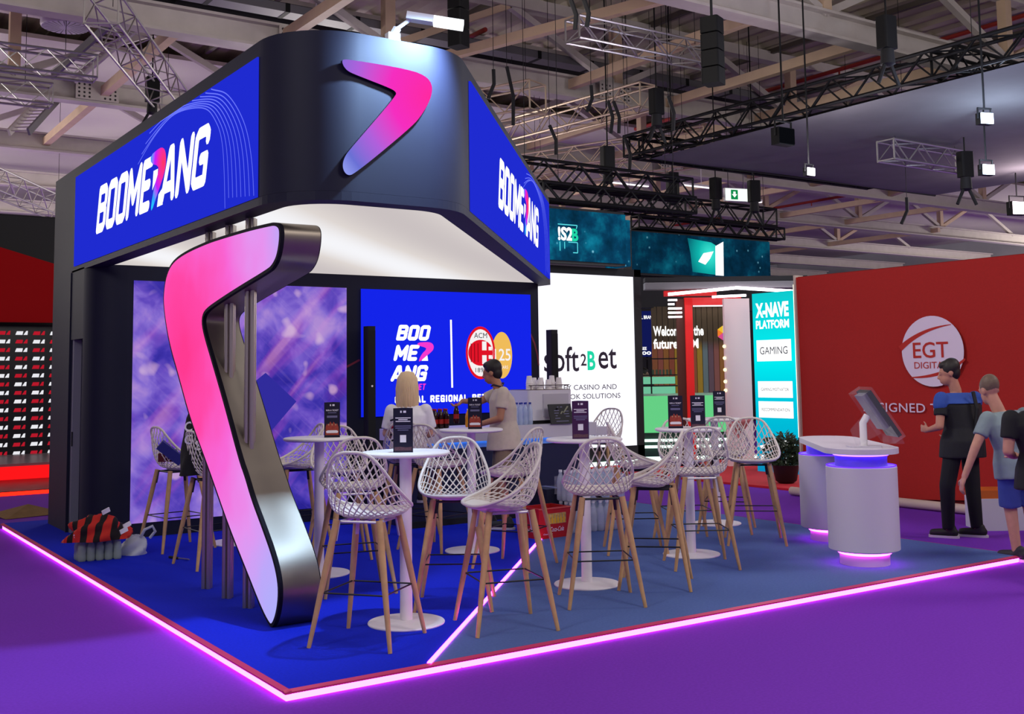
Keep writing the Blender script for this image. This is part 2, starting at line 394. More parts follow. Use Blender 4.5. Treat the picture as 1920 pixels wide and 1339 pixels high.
# BOOMERANG lettering with the coloured boomerang in place of the R
BO = [(0.02, .96), (.55, 1.0), (.78, .97), (.92, .88), (.96, .72), (.88, .55), (.5, .28), (.12, .0), (.1, .12), (.28, .42), (.52, .62), (.5, .72), (.05, .82)]
def brand(parent, x0, x1, z0, z1, y=-.006):
    W = x1-x0; H = z1-z0; sh = .30
    stroke_text('lettering', 'BOOME', parent, x0, x0+W*.575, z0, z1, m_wtext, y, sh, .20, .055)
    stroke_text('lettering', 'ANG', parent, x0+W*.625, x1, z0, z1, m_wtext, y, sh, .20, .055)
    bx = x0+W*.545; bw = W*.14
    pts = smooth_poly([(bx+a*bw, z0-.06*H+b*H*1.12) for a, b in BO], 1)
    poly_panel('boomerang_mark', pts, parent, boom_mat('brand_mark', (bx+bw*.8, 0, z0+H*.75), H*1.0, [(0, 'ff3a5a'), (.3, 'f52aa8'), (.55, 'c020ff'), (.8, '30a0ff'), (1, '20d0ff')]), y*1.6)
    poly_panel('letter_stub', [(bx+bw*.12, z0+H*.35), (bx+bw*.42, z0+H*.55), (bx+bw*.45, z0+H*.7), (bx+bw*.18, z0+H*.7)], parent, m_wtext, y)
    poly_panel('letter_stub', [(bx+bw*.42, z0), (bx+bw*.75, z0), (bx+bw*.72, z0+H*.3), (bx+bw*.5, z0+H*.22)], parent, m_wtext, y)
def screen(parent, name, W, H, mat, th=.02):
    return G().box(0, W, -.004, th, 0, H).build(name, mat, parent)
def sub(parent, loc, rz):
    pass
def lines_art(parent, W, H, y=-.005):
    m_l = E('screen_line', '6c78ff', 1.0); g = G()
    A_ = [(4.665, -.1), (4.60, .446), (4.42, .698), (4.115, .85), (3.45, .937), (2.9, .86), (2.4, .7)]; B_ = [(5.23, -.1), (5.17, .27), (5.02, .557), (4.70, .817), (4.33, .947), (3.8, 1.12), (3.2, 1.2)]
    for i in range(8):
        f = i/7; pts = []; P = [(a_[0]*(1-f)+b_[0]*f+W-5.26, a_[1]*(1-f)+b_[1]*f) for a_, b_ in zip(A_, B_)]
        for t in range(49):
            u = t/48*(len(P)-1); i0 = min(int(u), len(P)-2); fr = u-i0
            p0 = P[max(0, i0-1)]; p1 = P[i0]; p2 = P[i0+1]; p3 = P[min(len(P)-1, i0+2)]
            c_ = [.5*((2*p1[j])+(-p0[j]+p2[j])*fr+(2*p0[j]-5*p1[j]+4*p2[j]-p3[j])*fr**2+(-p0[j]+3*p1[j]-3*p2[j]+p3[j])*fr**3) for j in (0, 1)]
            if 0 <= c_[1] <= H-.003 and 0 <= c_[0] <= W-.004: pts.append(c_)
        for a, b in zip(pts, pts[1:]):
            d = Vector((b[0]-a[0], 0, b[1]-a[1])); n = Vector((-d.z, 0, d.x)).normalized()*.0045
            g.add([Vector((a[0], y, a[1]))-n, Vector((b[0], y, b[1]))-n, Vector((b[0], y, b[1]))+n, Vector((a[0], y, a[1]))+n], [(0, 1, 2, 3)])
    g.build('line_art', m_l, parent)
sl = G().box(0, 5.26, -.006, .02, 0, .96).build('logo_screen', m_sblue, hd); sl.location = (2.685, 12.22, 2.80); sl.rotation_euler = (0, 0, -math.pi/2)
brand(sl, .93, 4.36, .235, .70, -.009); lines_art(sl, 5.26, .96, -.008)
sr = G().box(0, 6.03, -.006, .02, 0, .98).build('logo_screen', m_sblue, hd); sr.location = (4.275, 6.80, 2.80); sr.rotation_euler = (0, 0, math.atan2(.747, .665))
brand(sr, 1.36, 4.72, .235, .70, -.009); lines_art(sr, 6.03, .98, -.008)
# arm spotlight on top of the header
sp = thing('arm_spotlight', 'white arm spotlight on top of the black header, lighting its front emblem', 'spotlight', (3.53, 6.62, 3.87))
m_lampw = M('lamp_white', 'd8d8dc', .35)
G().box(-.045, .045, -.03, .03, 0, .10).tube([(0, 0, .08), (.03, -.01, .14)], .03, 8).build('clamp', m_lampw, sp)
G().tube([(.02, -.01, .13), (.12, -.07, .215)], .014, 8).build('arm', m_lampw, sp)
G().box(-.04, .22, -.045, .045, -.025, .025, Matrix.Translation((.12, -.07, .22)) @ Matrix.Rotation(-.55, 4, 'Z') @ Matrix.Rotation(math.radians(9), 4, 'Y')).build('lamp_head', m_lampw, sp, fix=True)
G().box(.15, .36, -.05, .05, -.03, .022, Matrix.Translation((.12, -.07, .22)) @ Matrix.Rotation(-.55, 4, 'Z') @ Matrix.Rotation(math.radians(9), 4, 'Y')).build('lamp_glass', E('lamp_lens', 'f4f8ff', 2.0), sp)
la = bpy.data.lights.new('header_spot', 'SPOT'); la.energy = 600; la.spot_size = math.radians(95); la.spot_blend = .8; la.color = (.45, .70, 1); la.shadow_soft_size = .06
lo = bpy.data.objects.new('header_spot', la); COL.objects.link(lo); lo.location = (3.84, 5.98, 4.10)
lo.rotation_euler = (Vector((3.45, 6.45, 3.45)) - Vector((3.84, 5.98, 4.10))).to_track_quat('-Z', 'Y').to_euler()
# ---- boomerang sculpture
SC = [(517.7,412.6),(526.7,420.7),(526.7,447.5),(521.3,479.8),(512.4,497.7),(503.4,506.7),(449.6,539),(413.8,562),(386.6,581),(380,594.7),(383,618),(400,675),(423.5,756),(450.4,857),(461,886),(473,928),(493.7,983),(514.2,1041),(523.8,1085.7),(524.5,1120),(519.4,1154),(510.8,1174.5),(504,1168),(490,1140.5),(462.8,1072),(428.5,986),(397.7,897),(382,853.7),(356,783),(336,709),(316,638.4),(306,571),(307.6,534),(314.3,504),(326,483.8),(349.6,467),(386.6,450),(413.8,440.4),(467.5,424),(503.4,415.3)]
sc = [atx(x, y, 2.75) for x, y in SC]; sc = smooth_poly([(p.y, p.z) for p in sc], 2)
zmin = min(b for a, b in sc); sc = [(a, b-zmin+.001) for a, b in sc]
scu = thing('boomerang_sculpture', 'giant pink to lilac glowing boomerang sculpture with brushed steel sides', 'sculpture', (2.89, 7.6, 0))
def loc_sc(a, b, d): return (d-2.89, a-7.6, b)
band = G(); n_ = len(sc)
band.add([loc_sc(a, b, 2.775) for a, b in sc]+[loc_sc(a, b, 3.03) for a, b in sc], [(i, (i+1) % n_, n_+(i+1) % n_, n_+i) for i in range(n_)]); band.build('steel_band', m_steel, scu, True)
m_rim = M('boom_rim', '0a0618', .75, spec=.2)
G().prism(sc, 2.748, 2.775, f=loc_sc).build('rim', m_rim, scu)
G().prism(sc, 3.03, 3.036, f=loc_sc).build('back_panel', m_rim, scu)
face = offs(sc, -.023) if sum((sc[i][0]*sc[(i+1) % n_][1]-sc[(i+1) % n_][0]*sc[i][1]) for i in range(n_)) < 0 else offs(sc, .023)
def sculp_pic(nt, v):
    d = nmath(nt, 'DIVIDE', ndist(nt, v, (-.13, 1.05, 1.75)), 2.75)
    n = nmath(nt, 'MULTIPLY', nmath(nt, 'SUBTRACT', nnoise(nt, v, 2.0, 2), .5), .25)
    return ramp(nt, nmath(nt, 'ADD', d, n), [(0, 'ff3a92'), (.22, 'ff48a8'), (.42, 'f868d8'), (.62, 'e694f0'), (.8, 'bca8fa'), (1, '98baff')])
G().add([loc_sc(a, b, 2.7465) for a, b in face], [tuple(range(n_))]).build('glowing_face', EN('sculpture_glow', sculp_pic, 1.0), scu)
for y_ in (8.387, 7.934, 7.514):
    g = G()
    for dx, dy in ((-.024, 0), (.024, 0), (0, .034), (0, -.034)):
        g.tube([(2.855-2.89+dx*math.sqrt(.5)*1.4, y_-7.6+dy, 0), (2.855-2.89+dx*math.sqrt(.5)*1.4, y_-7.6+dy, 2.735)], .0195, 10)
    g.build('steel_post', M('post_steel', 'b4aaa2', .28, .85), scu, True)
# ---- picture wall and logo screen on the back wall (back wall face Y = 11.45)
def crowd(nt, v):
    big = nnoise(nt, nmap(nt, v, loc=(3, 0, 1)), 1.15, 2, .5, .3); mid = nnoise(nt, nmap(nt, v, loc=(9, 0, 4)), 3.4, 3, .55, .4)
    f = nmath(nt, 'ADD', nmath(nt, 'MULTIPLY', big, .62), nmath(nt, 'MULTIPLY', mid, .38))
    base = ramp(nt, f, [(.36, '3028a8'), (.44, '4a3cc4'), (.51, '7658dc'), (.57, '9a7cf0'), (.66, 'c8a0f4')])
    st_ = nnoise(nt, nmap(nt, nmap(nt, v, rot=(0, .82, 0)), sc=(.3, 1, 2.2)), 2.2, 2, .45); sm_ = nnoise(nt, nmap(nt, nmap(nt, v, rot=(0, -.75, 0)), sc=(.5, 1, 9)), 3.0, 2, .5)
    c1 = nmix(nt, .62, base, ramp(nt, st_, [(.5, '000000'), (.60, '8a2c70'), (.70, 'e08aa0')]), 'SCREEN')
    c2 = nmix(nt, .14, c1, ramp(nt, sm_, [(.54, '000000'), (.66, '9a7ac0')]), 'SCREEN')
    sp_ = nnoise(nt, nmap(nt, v, loc=(1, 2, 7)), 4.2, 1); return nmix(nt, .75, c2, ramp(nt, sp_, [(.63, '000000'), (.72, 'e8b8d0')]), 'SCREEN')
pw = G().box(0, 2.39, -.012, .0, 0, 2.46).build('picture_wall', EN('crowd_picture', crowd, .72)); pw.location = (3.10, 11.45, .145)
tag(pw, 'lit purple and lilac blurred picture panel on the back wall, behind the boomerang', 'picture panel')
poly_panel('dark_shape', [(1.42, 1.50), (1.78, 1.18), (1.50, .88), (1.20, 1.05), (1.16, 1.3)], pw, E('pic_dark', '3a34b4', .72), -.0135)
sw = G().box(0, 2.39, -.012, 0, 0, 1.475).build('logo_display', m_sblue2); sw.location = (5.67, 11.437, 1.125)
tag(sw, 'large blue screen with the white stacked logo and two oval crests on the back wall', 'screen')
ox, oz = 5.67, 1.125
yy = -.0145
stroke_text('lettering', 'BOO', sw, 6.115-ox, 6.60-ox, 2.005-oz, 2.19-oz, m_wtext, yy, .25, .24, .06)
stroke_text('lettering', 'ME', sw, 6.08-ox, 6.44-ox, 1.765-oz, 1.955-oz, m_wtext, yy, .25, .24, .06)
poly_panel('boomerang_mark', smooth_poly([(6.40-ox+a*.24, 1.75-oz+b*.24) for a, b in BO], 1), sw, E('mark_pink', 'f53ad0', 1.), yy-.002)
poly_panel('letter_stub', [(6.46-ox, 1.765-oz), (6.55-ox, 1.765-oz), (6.54-ox, 1.83-oz), (6.50-ox, 1.82-oz)], sw, m_wtext, yy)
stroke_text('lettering', 'ANG', sw, 6.04-ox, 6.56-ox, 1.525-oz, 1.715-oz, m_wtext, yy, .25, .24, .06)
stroke_text('lettering', 'BET', sw, 6.36-ox, 6.52-ox, 1.42-oz, 1.495-oz, E('mark_pink', 'f53ad0'), yy, .2, .2, .1)
stroke_text('lettering', 'GLOBAL REGIONAL BETTING', sw, 6.10-ox, 7.62-ox, 1.27-oz, 1.355-oz, m_wtext, yy, 0, .24, .14)
poly_panel('divider', [(6.87-ox, 1.44-oz), (6.895-ox, 1.44-oz), (6.885-ox, 2.26-oz), (6.86-ox, 2.26-oz)], sw, m_wtext, yy)
c1, c2 = 7.295-ox, 1.86-oz
m_red = E('crest_red', 'e01428', 1.); m_crw = E('crest_white', 'f6f2f2', 1.)
poly_panel('crest', ell(7.61-ox, 1.83-oz, .155, .29), sw, E('crest_gold', 'f0bc5a', 1.), yy)
text('crest_text', '125', sw, 7.50-ox, 7.74-ox, 1.76-oz, 1.91-oz, m_crw, yy-.001, 0, .01)
text('crest_text', 'YEARS', sw, 7.56-ox, 7.70-ox, 1.66-oz, 1.70-oz, m_crw, yy-.001)
poly_panel('crest', ell(c1, c2, .215, .325), sw, m_red, yy-.001)
poly_panel('crest_field', ell(c1, c2, .185, .29), sw, m_crw, yy-.002)
mid = [(c1+.185*math.cos(a)*.98, c2+.16*math.sin(a)) for a in [2*math.pi*i/36 for i in range(36)]]
poly_panel('crest_stripes', mid, sw, m_red, yy-.003)
for i in range(3): rect_g(G(), c1-.145+i*.05, c1-.135+i*.05, c2-.115, c2+.115, yy-.004).build('crest_line', E('crest_black', '7a0a14', 1.), sw)
for qa in ((.02, .085, .03, .14), (.02, .085, -.14, -.03), (.115, .165, .03, .075), (.115, .165, -.075, -.03)): rect_g(G(), c1+qa[0], c1+qa[1], c2+qa[2], c2+qa[3], yy-.004).build('crest_cross', m_crw, sw)
m_ink = E('crest_ink', '1a1a2a', 1.)
text('crest_text', 'ACM', sw, c1-.095, c1+.095, c2+.18, c2+.245, m_ink, yy-.004); text('crest_text', '1899', sw, c1-.08, c1+.08, c2-.24, c2-.185, m_ink, yy-.004)
# red decorative stripes painted on the black wall
g = G(); m_str = M('wall_stripe_red', '7a2438', .5)
for a, b in (((5.49, 1.70), (5.66, 1.78)), ((8.07, 2.10), (8.13, 1.98)), ((8.13, 1.98), (8.17, 1.84)), ((8.17, 1.84), (8.19, 1.7))):
    d = Vector((b[0]-a[0], b[1]-a[1])); n = Vector((-d.y, d.x)).normalized()*.012
    G().add([(a[0]-n.x, 11.447, a[1]-n.y), (b[0]-n.x, 11.447, b[1]-n.y), (b[0]+n.x, 11.447, b[1]+n.y), (a[0]+n.x, 11.447, a[1]+n.y)], [(0, 1, 2, 3)]).build('painted_stripe', m_str, bpy.data.objects['wall_back'])
# ================================================================== HALL ROOF, FAR WALLS, RIGGING
m_beam = M('beam_cream', 'b9b0aa', .6, noise=.08, nscale=3)
m_joist = M('joist_sand', 'c4a98e', .6, noise=.08, nscale=3)
m_roof = M('roof_sheet', 'b5ab96', .75, noise=.15, nscale=1.2)
m_wallf = M('hall_wall', 'a3a2a0', .8, noise=.1, nscale=.6)
m_alu = M('truss_aluminium', 'b4b0ae', .35, .8)
m_aluw = M('truss_warm', 'c8b49c', .4, .6)
m_blk = M('truss_black', '0a0a0c', .6, spec=.25)
m_redp = M('pipe_red', '9a2c24', .5)
m_grey2 = M('tray_grey', '6e6c70', .5, .5)
# corrugated roof
g = G(); zz = 9.7
xs = []; x = -25.0; i = 0
while x < 60: xs.append((x, zz if (i//2) % 2 == 0 else zz+.09)); x += .10 if i % 2 else .24; i += 1
for (xa, za), (xb, zb) in zip(xs, xs[1:]): g.add([(xa, 9, za), (xb, 9, zb), (xb, 60, zb), (xa, 60, za)], [(0, 1, 2, 3)])
struct('ceiling', g, m_roof, 'corrugated beige sheet roof of the exhibition hall')
struct('wall_far', G().box(-25, 62, 56, 56.4, -.05, 10), m_wallf, 'pale grey end wall of the hall')
struct('wall_right', G().box(62, 62.4, 9, 56, -.05, 10), m_wallf, 'pale grey side wall of the hall')
struct('wall_side', G().box(-25.4, -25, 9, 56, -.05, 10), m_wallf, 'pale grey left side wall of the hall')
struct('ceiling_panel', G().box(-24, 61, 26.0, 56, 9.3, 9.4), M('roof_panel_pale', 'c2bcb2', .8, noise=.06, nscale=.5), 'smooth pale roof lining in the far part of the hall')
beams = empty_struct('roof_girders', (0, 0, 0), 0, 'cream steel roof girders of the hall with posts and diagonals')
for Y in (12.85, 18.75, 24.55, 30.4, 36.3, 42.2, 48.1):
    b = G().box(-22, 58, Y-.02, Y+.02, 7.62, 8.03).box(-22, 58, Y-.17, Y+.17, 7.58, 7.63).box(-22, 58, Y-.17, Y+.17, 8.02, 8.07).build('girder', m_beam, beams)
    t = G().box(-22, 58, Y-.14, Y+.14, 9.35, 9.6).build('top_chord', m_beam, b)
    if Y < 37:
        for i in range(10):
            x = -7.5+5.8*i
            G().box(x-.11, x+.11, Y-.1, Y+.1, 8.07, 9.35).build('post', m_joist, b)
            G().bar((x, Y, 8.05), (x+2.9, Y, 9.4), .14, .14).build('diagonal', m_joist if i % 2 else m_beam, b)
            G().bar((x+5.8, Y, 8.05), (x+2.9, Y, 9.4), .14, .14).build('diagonal', m_beam, b)
# perforated splice plates on the girders
m_hole = M('plate_hole', '2a2628', .8)
for X, Y in ((8.0, 18.55), (5.75, 24.35), (15.5, 18.55), (11.0, 24.35), (22.5, 24.35)):
    p_ = G().box(X-.45, X+.45, Y-.012, Y+.0, 7.63, 8.02).build('splice_plate', m_beam, beams)
    g = G()
    for i in range(8):
        for j in range(4):
            if 3 <= i <= 4: continue
            cx = X-.38+i*.108; cz = 7.69+j*.088
            g.add([(cx+.026*math.cos(a), Y-.0145, cz+.026*math.sin(a)) for a in [k_*math.pi/3 for k_ in range(6)]], [tuple(range(6))])
    h_ = g.build('bolt_holes', m_hole, p_); h_['kind'] = 'stuff'
joists = empty_struct('roof_joists', (0, 0, 0), 0, 'sand coloured joists running between the roof girders')
for X, a, b in ((5.9, 18.8, 30.4), (7.7, 12.9, 18.6), (14.3, 12.9, 18.6), (17.25, 12.9, 24.4), (20.2, 12.9, 24.4), (23.1, 18.8, 30), (26, 18.8, 36), (29, 18.8, 36), (34, 24.6, 42), (38, 24.6, 42), (11.5, 24.6, 36), (2.9, 18.8, 30.4), (0, 18.8, 36), (44, 30, 48)):
    G().bar((X, a, 7.85), (X, b, 7.85), .17, .2).build('joist', m_joist, joists)
G().bar((10.9, 18.5, 7.9), (12.5, 12.95, 7.9), .16, .18).build('joist', m_joist, joists)
G().bar((31.1, 20.4, 7.85), (33.7, 25.6, 7.85), .2, .22).build('joist', m_joist, joists)
for Y in (15.8, 21.6, 27.5, 33.4, 39.2): G().bar((-20, Y, 9.55), (56, Y, 9.55), .14, .22).build('purlin', m_beam, joists)
for X in range(8, 50, 4): G().bar((X+.7, 12, 9.6), (X+.7, 26, 9.6), .1, .12).build('purlin', M('purlin_dark', '5e574c', .7), joists)
# cable tray, duct, pipes
tr = thing('cable_tray', 'grey cable tray with black ties running along the nearest roof girder', 'cable tray', (0, 19.05, 8.4))
G().box(-20, 50, -.2, .2, 0, .02).box(-20, 50, -.2, -.185, .02, .16).box(-20, 50, .185, .2, .02, .16).build('tray', m_grey2, tr)
for i in range(22): G().box(2+i*1.45, 2.09+i*1.45, -.21, .21, -.006, .17).build('cable_tie', m_blk, tr)
G().box(-20, 50, -.16, .16, .02, .14).build('cables', M('cable_black', '1b1a1e', .7), tr)
dt = thing('ventilation_duct', 'long round black ventilation duct hanging behind the cable tray', 'duct', (0, 20.4, 8.7))
G().tube([(-22, 0, 0), (50, 0, 0)], .42, 16).build('duct', M('duct_black', '17161a', .7), dt, True)
for i in range(12): G().tube([(-14+i*5, 0, 0), (-13.92+i*5, 0, 0)], .44, 16).build('clamp_ring', m_blk, dt)
for i, (a, b) in enumerate((((-8, 15.5, 9.2), (45, 15.5, 9.2)), ((22.5, 10, 9.25), (22.5, 26, 9.25)), ((13, 20, 9.25), (13, 26, 9.25)), ((6, 22.8, 9.2), (50, 22.8, 9.2)), ((36, 21, 8.6), (36, 40, 8.6)))):
    pi = thing('sprinkler_pipe', ['thin red pipe under the roof in front of the first girder', 'red pipe running away from the viewer at upper right', 'short red pipe behind the black header', 'red pipe crossing behind the cable tray', 'far red pipe at right near the grey cloth'][i], 'pipe', a)
    G().tube([(0, 0, 0), Vector(b)-Vector(a)], .055, 8).build('pipe', m_redp, pi)
    L = (Vector(b)-Vector(a)); n = max(2, int(L.length/5))
    for k_ in range(n):
        q = L*((k_+.5)/n); G().tube([q, q+Vector((0, 0, -.18))], .025, 6).build('sprinkler', m_redp, pi)
# round air diffuser
p_ = atz(122, 57, 7.9); df = thing('air_diffuser', 'white round drum air diffuser with radial slots below the roof at upper left', 'air diffuser', p_)
G().lathe([(.0005, .05), (.40, .05), (.42, .08), (.42, .32), (.3, .36), (.28, .5)], 28).build('drum', m_white, df, True)
for k_ in range(24):
    a = 2*math.pi*k_/24; G().add([(r*math.cos(a+o), r*math.sin(a+o), .045) for r, o in ((.1, -.02), (.1, .02), (.39, .03), (.39, -.03))], [(0, 1, 2, 3)]).build('slot', M('slot_grey', '6a6460', .7), df)
# ---- trusses
def truss(label, A, B, s, mat, r=.024, group=None, step=None, name='lighting_truss', cat='truss'):
    A = Vector(A); B = Vector(B); d = B-A; L = d.length; t = d.normalized(); up = Vector((0, 0, 1)); sd = t.cross(up).normalized(); up = sd.cross(t)
    o = thing(name, label, cat, A, 0, group); s2 = s/2
    cs = [sd*(a*s2)+up*(b*s2) for a, b in ((-1, -1), (1, -1), (1, 1), (-1, 1))]
    r = .031 if mat is m_blk else r
    for c in cs: G().tube([c, c+d], r, 6).build('chord', mat, o)
    n = max(2, int(round(L/(step or s*1.05)))); g = G()
    for i in range(n):
        p0 = d*(i/n); p1 = d*((i+1)/n)
        for k_ in range(4):
            a, b = cs[k_], cs[(k_+1) % 4]
            if (i+k_) % 2: a, b = b, a
            g.tube([p0+a, p1+b], r*.55, 4, cap=False)
    for i in (0, n):
        for k_ in range(4): g.tube([d*(i/n)+cs[k_], d*(i/n)+cs[(k_+1) % 4]], r*.7, 4, cap=False)
    br = g.build('bracing', mat, o); br['kind'] = 'stuff'
    for f in (.12, .88): q = d*f+up*s2; G().tube([q, Vector((q.x, q.y, (5.86 if A.x > 15.5 and A.y < 16 and A.z < 6 else rooftop(A.y+q.y))-A.z))], .006, 5).build('suspension_cable', m_dark, o)
    return o
Z = Vector((0, 0, 1))
tl = [
 ('long black truss rising to the right above the dark grey cloth', (14.6, 17.0, 6.2), (14.75, 6.5, 6.2), .42, m_blk),
 ('black truss below the dark grey cloth, ending above the exit sign', (14.6, 16.85, 6.2), (22.2, 16.85, 6.2), .42, m_blk),
 ('black truss behind the end of the right logo screen', (10.4, 15.6, 5.15), (14.9, 15.75, 5.15), .40, m_blk),
 ('black truss just above the first turquoise banner', (11.0, 15.3, 4.75), (14.6, 15.3, 4.75), .30, m_blk),
 ('black truss above the second turquoise banner', (15.0, 18.3, 5.32), (20.4, 18.6, 5.32), .42, m_blk),
 ('low black truss right on top of the second turquoise banner', (15.6, 18.1, 4.86), (20.2, 18.1, 4.86), .26, m_blk),
 ('sand coloured truss stub hanging beside the header corner', (11.3, 19.0, 6.9), (12.1, 16.8, 6.9), .55, m_aluw),
 ('sand coloured truss rising from the right logo screen towards the duct', (13.0, 19.6, 6.75), (13.5, 15.2, 6.75), .45, m_aluw),
 ('second sand coloured truss, lower and behind the first', (15.3, 22.3, 6.75), (17.1, 17.3, 6.75), .45, m_aluw),
 ('third sand coloured truss, deepest behind the black hoists', (16.8, 24.2, 6.7), (18.4, 18.5, 6.7), .42, m_aluw),
 ('bright aluminium truss near the top edge, right of the header lamp', (11.0, 14.25, 7.35), (14.2, 14.25, 7.35), .38, m_alu),
 ('short aluminium truss at right below the dark grey cloth', (16.7, 12.4, 5.55), (19.1, 12.4, 5.55), .36, m_alu),
 ('aluminium truss at the left edge, upper of two', (0.5, 20.3, 7.15), (4.7, 20.1, 7.15), .4, m_alu),
 ('aluminium truss at the left edge, lower of two', (0.5, 22.4, 7.1), (4.4, 22.3, 7.1), .4, m_alu),
 ('aluminium truss coming down diagonally behind the left logo screen', (4.0, 16.8, 7.2), (6.5, 21.3, 7.0), .5, m_alu),
 ('aluminium truss low at the left edge beside the store room wall', (3.6, 26, 6.1), (6.6, 31, 6.1), .5, m_alu),
 ('black truss at the right edge above the floodlights', (15.0, 10.0, 6.35), (22, 10.3, 6.35), .42, m_blk),
]
for lb, A, B, s, mt in tl: truss(lb, A, B, s, mt)
ct = thing('cloth_ceiling', 'large dark grey cloth stretched between black trusses at upper right', 'cloth', (14.75, 6.6, 5.93))
g = G(); nx, ny = 14, 14; vs = []; fs = []
for j in range(ny+1):
    for i in range(nx+1):
        u, v = i/nx, j/ny; vs.append((u*9.5, v*10.0, -.10*math.sin(math.pi*u)*math.sin(math.pi*v)+.015*math.sin(9*u+4*v)))
for j in range(ny):
    for i in range(nx): a = j*(nx+1)+i; fs.append((a, a+1, a+nx+2, a+nx+1))
g.add(vs, fs); g.build('cloth', M('rig_cloth_grey', '6c6c6e', .9, noise=.1, nscale=1.5), ct, True)
for v in (0, 10.0): G().tube([(0, v, .0), (9.5, v, .0)], .03, 6).build('hem_bar', m_blk, ct)
# hoists: black chain motors with straps
def hoist(label, p, h=.55, w=.28, top=None):
    top = (5.8 if p[1] < 15 and p[0] > 15.5 else rooftop(p[1]))-p[2]-h
    o = thing('chain_hoist', label, 'hoist', p, random.uniform(-.4, .4), 'black chain hoists on the rigging')
    G().rbox(-w*.5, w*.5, -w*.4, w*.4, h*.35, h, .04).build('motor', m_blk, o)
    G().lathe([(.05, 0), (w*.42, h*.05), (w*.36, h*.36), (.03, h*.38)], 10).build('chain_bag', m_dark, o, True)
    G().tube([(0, 0, h), (0, 0, h+top)], .014, 6).build('chain', m_blk, o)
    G().tube([(-.2, 0, -.25), (-.05, 0, .05), (.05, 0, .05), (.2, 0, -.25)], .03, 6).build('strap', m_dark, o)
for lb, p in (('black hoist left of the right logo screen end', dep(1140, 345, 21)), ('black hoist over the middle of the second turquoise banner', dep(1262, 385, 24)), ('black hoist below the exit sign', dep(1343, 395, 24)), ('black hoist at the right end of the second banner truss', dep(1415, 400, 24)),
              ('black hoist high in the middle on the sand coloured truss', dep(1232, 240, 20)), ('black hoist standing up on the long black truss', dep(1665, 125, 15.5)), ('black hoist at right below the short aluminium truss', dep(1812, 358, 20)), ('black hoist behind the left logo screen top', dep(285, 215, 21))):
    hoist(lb, p, .72, .25)
def strap(label, pts, r=.035):
    o = thing('rigging_strap', label, 'strap', pts[0], 0, 'black rigging straps')
    G().tube([Vector(p)-Vector(pts[0]) for p in pts], r, 5).build('band', m_dark, o); q = min(pts, key=lambda p: -p[2]); q = Vector(q)-Vector(pts[0]); G().tube([q, (q.x, q.y, rooftop(pts[0][1])-pts[0][2])], .006, 5).build('wire', m_dark, o)
for i, (px, py, px2, py2, d) in enumerate(((950, 125, 962, 235, 20), (1030, 235, 1042, 290, 20.5), (1140, 190, 1145, 250, 20), (1160, 250, 1150, 190, 20), (1172, 260, 1180, 320, 22), (1253, 180, 1262, 245, 19), (925, 130, 915, 185, 19), (1108, 160, 1100, 210, 20), (1070, 0, 1078, 55, 15), (1095, 0, 1100, 50, 15), (1700, 370, 1690, 420, 22))):
    strap('black strap hanging from the roof, number of several between header and banners' if False else ['black strap beside the header corner, longest', 'black strap on the first sand coloured truss', 'black strap forming the left half of a V', 'black strap forming the right half of a V', 'black strap near the hoist above the first banner', 'black strap above the first banner right end', 'black strap behind the header corner', 'black strap in front of the roof beam', 'left strap of the bright aluminium truss', 'right strap of the bright aluminium truss', 'black strap at right under the roof, alone'][i], [dep(px, py, d), dep((px+px2)/2+6, (py+py2)/2, d), dep(px2, py2, d)])
# hanging loudspeaker columns
for lb, p, hh in (('black hanging loudspeaker column beside the aluminium truss end', dep(1338, 160, 15), .95), ('black hanging loudspeaker column behind the header lamp', dep(860, 90, 17), 1.2)):
    o = thing('line_array_speaker', lb, 'loudspeaker', p, .4)
    for i in range(4): G().rbox(-.13, .13, -.13, .13, hh*i/4+.01, hh*(i+1)/4-.01, .03).build('speaker_box', m_blk, o)
    G().tube([(0, 0, hh), (0, 0, hh+2.2)], .02, 6).build('suspension', m_dark, o)
# exit sign
ex = thing('exit_sign', 'illuminated white and green exit sign hanging under the roof', 'exit sign', dep(1380, 365, 25), -.25)
G().box(-.31, .31, -.04, .04, -.16, .14).build('box', m_white, ex)
G().box(-.30, .30, -.046, -.041, -.15, .13).build('face', E('exit_white', 'f2fff6', 1.1), ex)
G().box(-.16, .02, -.049, -.047, -.12, .10).build('pictogram', E('exit_green', '0a8a4a', 1.), ex)
poly_panel('arrow', [(-.07, -.08), (-.0, .0), (-.04, .0), (-.04, .06), (-.10, .06), (-.10, .0), (-.14, .0)], ex, E('exit_white', 'f2fff6'), -.051)
for x in (-.2, .2): G().tube([(x, 0, .14), (x, 0, rooftop(ex.location.y)-ex.location.z)], .008, 5).build('wire', m_dark, ex)
# floodlights
def flood(label, p, r, col, es, rz=0.):
    if es > 5:
        l = bpy.data.lights.new('flood', 'POINT'); l.energy = 90; l.shadow_soft_size = .1; l.color = lin(col); q = bpy.data.objects.new('flood', l); COL.objects.link(q); q.location = Vector(p)+Vector((-.25, -.35, .12))
    o = thing('floodlight', label, 'floodlight', p, rz)
    G().box(-r*1.3, r*1.3, .0, r*1.2, -r, r).build('housing', m_blk, o); G().box(-r*1.2, r*1.2, -.02, -.001, -r*.9, r*.9).build('lens', E('flood_'+col, col, es), o)
    G().tube([(-r*1.35, r*.5, 0), (-r*1.35, r*.5, r*1.8), (r*1.35, r*.5, r*1.8), (r*1.35, r*.5, 0)], .018, 5).build('yoke', m_blk, o); G().tube([(0, r*.5, r*1.8), (0, r*.5, (5.85 if p[1] < 16.5 and p[0] > 14.8 else rooftop(p[1]))-p[2])], .015, 5).build('hanger', m_blk, o)
flood('small white floodlight under the dark grey cloth', dep(1520, 322, 18), .07, 'fff6ff', 6)
